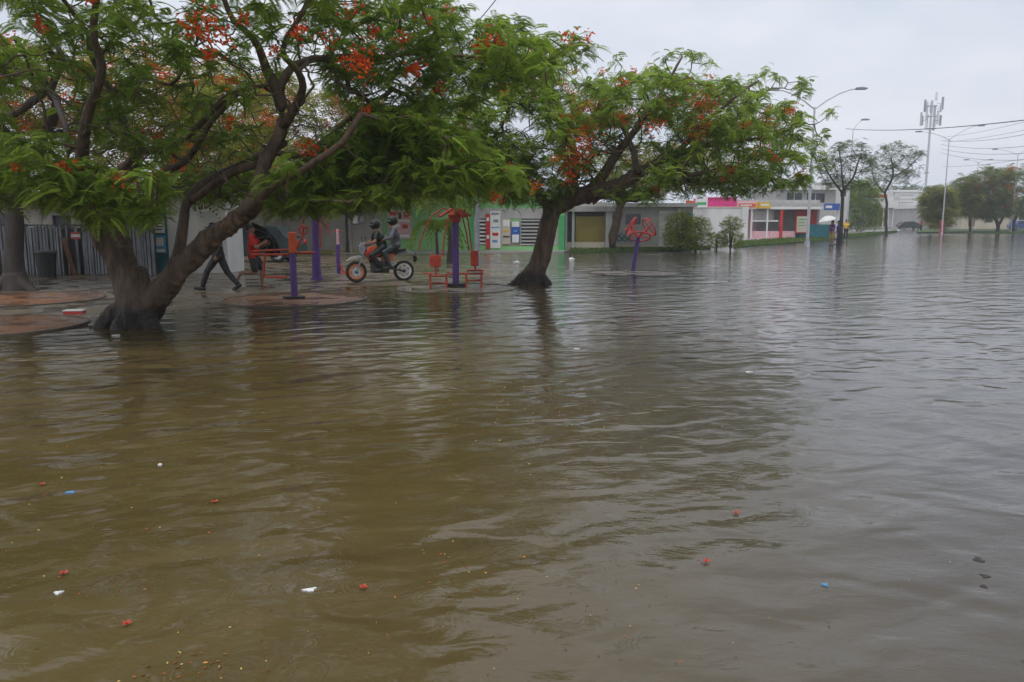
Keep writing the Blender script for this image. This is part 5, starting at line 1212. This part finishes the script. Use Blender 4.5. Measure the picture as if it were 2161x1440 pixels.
# small leaves, petals and twigs drifting everywhere
V = []; F = []; T = []
def fleck(x, y, s_, t_):
    a = random.uniform(0, 6.28); i = len(V); u_ = (math.cos(a)*s_, math.sin(a)*s_); w_ = (-math.sin(a)*s_*.45, math.cos(a)*s_*.45)
    V.extend([(x-u_[0], y-u_[1], .003), (x+w_[0], y+w_[1], .006), (x+u_[0], y+u_[1], .004), (x-w_[0], y-w_[1], .003)]); F.append((i,i+1,i+2,i+3)); T.extend([t_]*4)
for _ in range(420):
    px = random.uniform(-50, 2200) if random.random() < .25 else random.uniform(0, 1500); py = random.uniform(700, 1440); q = G(px, py); fleck(q.x, q.y, random.uniform(.0035, .008), random.random())
for cx_, cy_, sx_, sy_, n_ in ((1040, 850, 130, 60, 240), (1215, 860, 180, 55, 200), (960, 1210, 60, 40, 30), (400, 1410, 60, 20, 30), (200, 1100, 110, 60, 40)):
    for _ in range(n_):
        q = G(random.gauss(cx_, sx_), max(680, random.gauss(cy_, sy_))); fleck(q.x, q.y, random.uniform(.005, .013), random.random())
def fleckmat():
    m = leafmat('floating_leaf', (.30, .10, .02), (.60, .48, .12), 0); cr_ = [n for n in m.node_tree.nodes if n.type == 'VALTORGB'][0]
    e_ = cr_.color_ramp.elements.new(.35); e_.color = (.06, .045, .02, 1); e_ = cr_.color_ramp.elements.new(.7); e_.color = (.45, .10, .02, 1); return m
o = npmesh('floating_petals', np.array(V), np.array(F), fleckmat(), tint=T); tag(o, 'scattered yellow, orange and brown petals and leaf bits on the flood', 'petals', kind='stuff')
for px, py, w_, lb in ((2065, 1182, .075, 'dark wet leaf floating near the right edge, the largest of three'), (2078, 1216, .05, 'dark wet leaf floating near the right edge, middle of three'), (2076, 1238, .04, 'dark wet leaf floating near the right edge, lowest of three')):
    litter(px, py, w_, w_*1.2, 'bark_dark', lb, 'leaf', 'wet_leaf', 'dark leaves at the right', z=.002, h=.002)

# ------------------------------------------------------------------ rainy air
hm = bpy.data.materials.new('haze'); hm.use_nodes = True; hn = hm.node_tree
hn.nodes.remove(hn.nodes['Principled BSDF'])
pv = hn.nodes.new('ShaderNodeVolumePrincipled'); pv.inputs['Density'].default_value = 0.0009; pv.inputs['Color'].default_value = (.93, .95, 1, 1); pv.inputs['Anisotropy'].default_value = 0.2
hn.links.new(pv.outputs[0], hn.nodes['Material Output'].inputs['Volume'])
hb = MB(); hb.box((-500, -80, -2.2), (580, 660, 60)); hz_ = hb.build('haze', hm); tag(hz_, 'thin rainy haze over the whole flooded park and street', 'haze', kind='stuff')
scene.cycles.volume_bounces = 1

# ------------------------------------------------------------------ light
w = bpy.data.worlds.new('World'); scene.world = w; w.use_nodes = True
nt = w.node_tree; N = nt.nodes; L = nt.links; bg = N['Background']
SUN_EL, SUN_AZ = R(62), R(205)
sk = N.new('ShaderNodeTexSky'); sk.sky_type = 'NISHITA'; sk.sun_disc = False; sk.sun_elevation = SUN_EL; sk.sun_rotation = SUN_AZ
sk.dust_density = 6; sk.air_density = 1.2
tc = N.new('ShaderNodeTexCoord'); mp = N.new('ShaderNodeMapping'); mp.inputs['Scale'].default_value = (1.0, 1.0, 2.6); L.new(tc.outputs['Generated'], mp.inputs[0])
nz = N.new('ShaderNodeTexNoise'); nz.inputs['Scale'].default_value = 2.1; nz.inputs['Detail'].default_value = 5; nz.inputs['Roughness'].default_value = .5; L.new(mp.outputs[0], nz.inputs['Vector'])
cr = N.new('ShaderNodeValToRGB'); cr.color_ramp.elements[0].position = .36; cr.color_ramp.elements[1].position = .62
cr.color_ramp.elements[0].color = (.60, .67, .79, 1); cr.color_ramp.elements[1].color = (.86, .885, .95, 1)
L.new(nz.outputs['Fac'], cr.inputs[0])
sc_ = N.new('ShaderNodeVectorMath'); sc_.operation = 'SCALE'; sc_.inputs['Scale'].default_value = 10.0; L.new(cr.outputs[0], sc_.inputs[0])
mx = N.new('ShaderNodeMix'); mx.data_type = 'RGBA'; mx.clamp_result = False; mx.inputs[0].default_value = .9
L.new(sk.outputs[0], mx.inputs[6]); L.new(sc_.outputs[0], mx.inputs[7]); L.new(mx.outputs[2], bg.inputs[0]); bg.inputs[1].default_value = 0.1
sl = bpy.data.lights.new('sun', 'SUN'); sl.energy = 1.1; sl.angle = R(25); sl.color = (1, .97, .93)
so = bpy.data.objects.new('sun', sl); COL.objects.link(so)
d = Vector((math.sin(SUN_AZ)*math.cos(SUN_EL), math.cos(SUN_AZ)*math.cos(SUN_EL), math.sin(SUN_EL)))
so.rotation_euler = (-d).to_track_quat('-Z', 'Y').to_euler()
vs = scene.view_settings; vs.view_transform = 'Standard'; vs.look = 'None'; vs.exposure = 0.17; vs.gamma = 1
scene.cycles.max_bounces = 12; scene.cycles.diffuse_bounces = 8; scene.cycles.transmission_bounces = 8; scene.cycles.glossy_bounces = 4

bpy.data.scenes.remove(WORK)
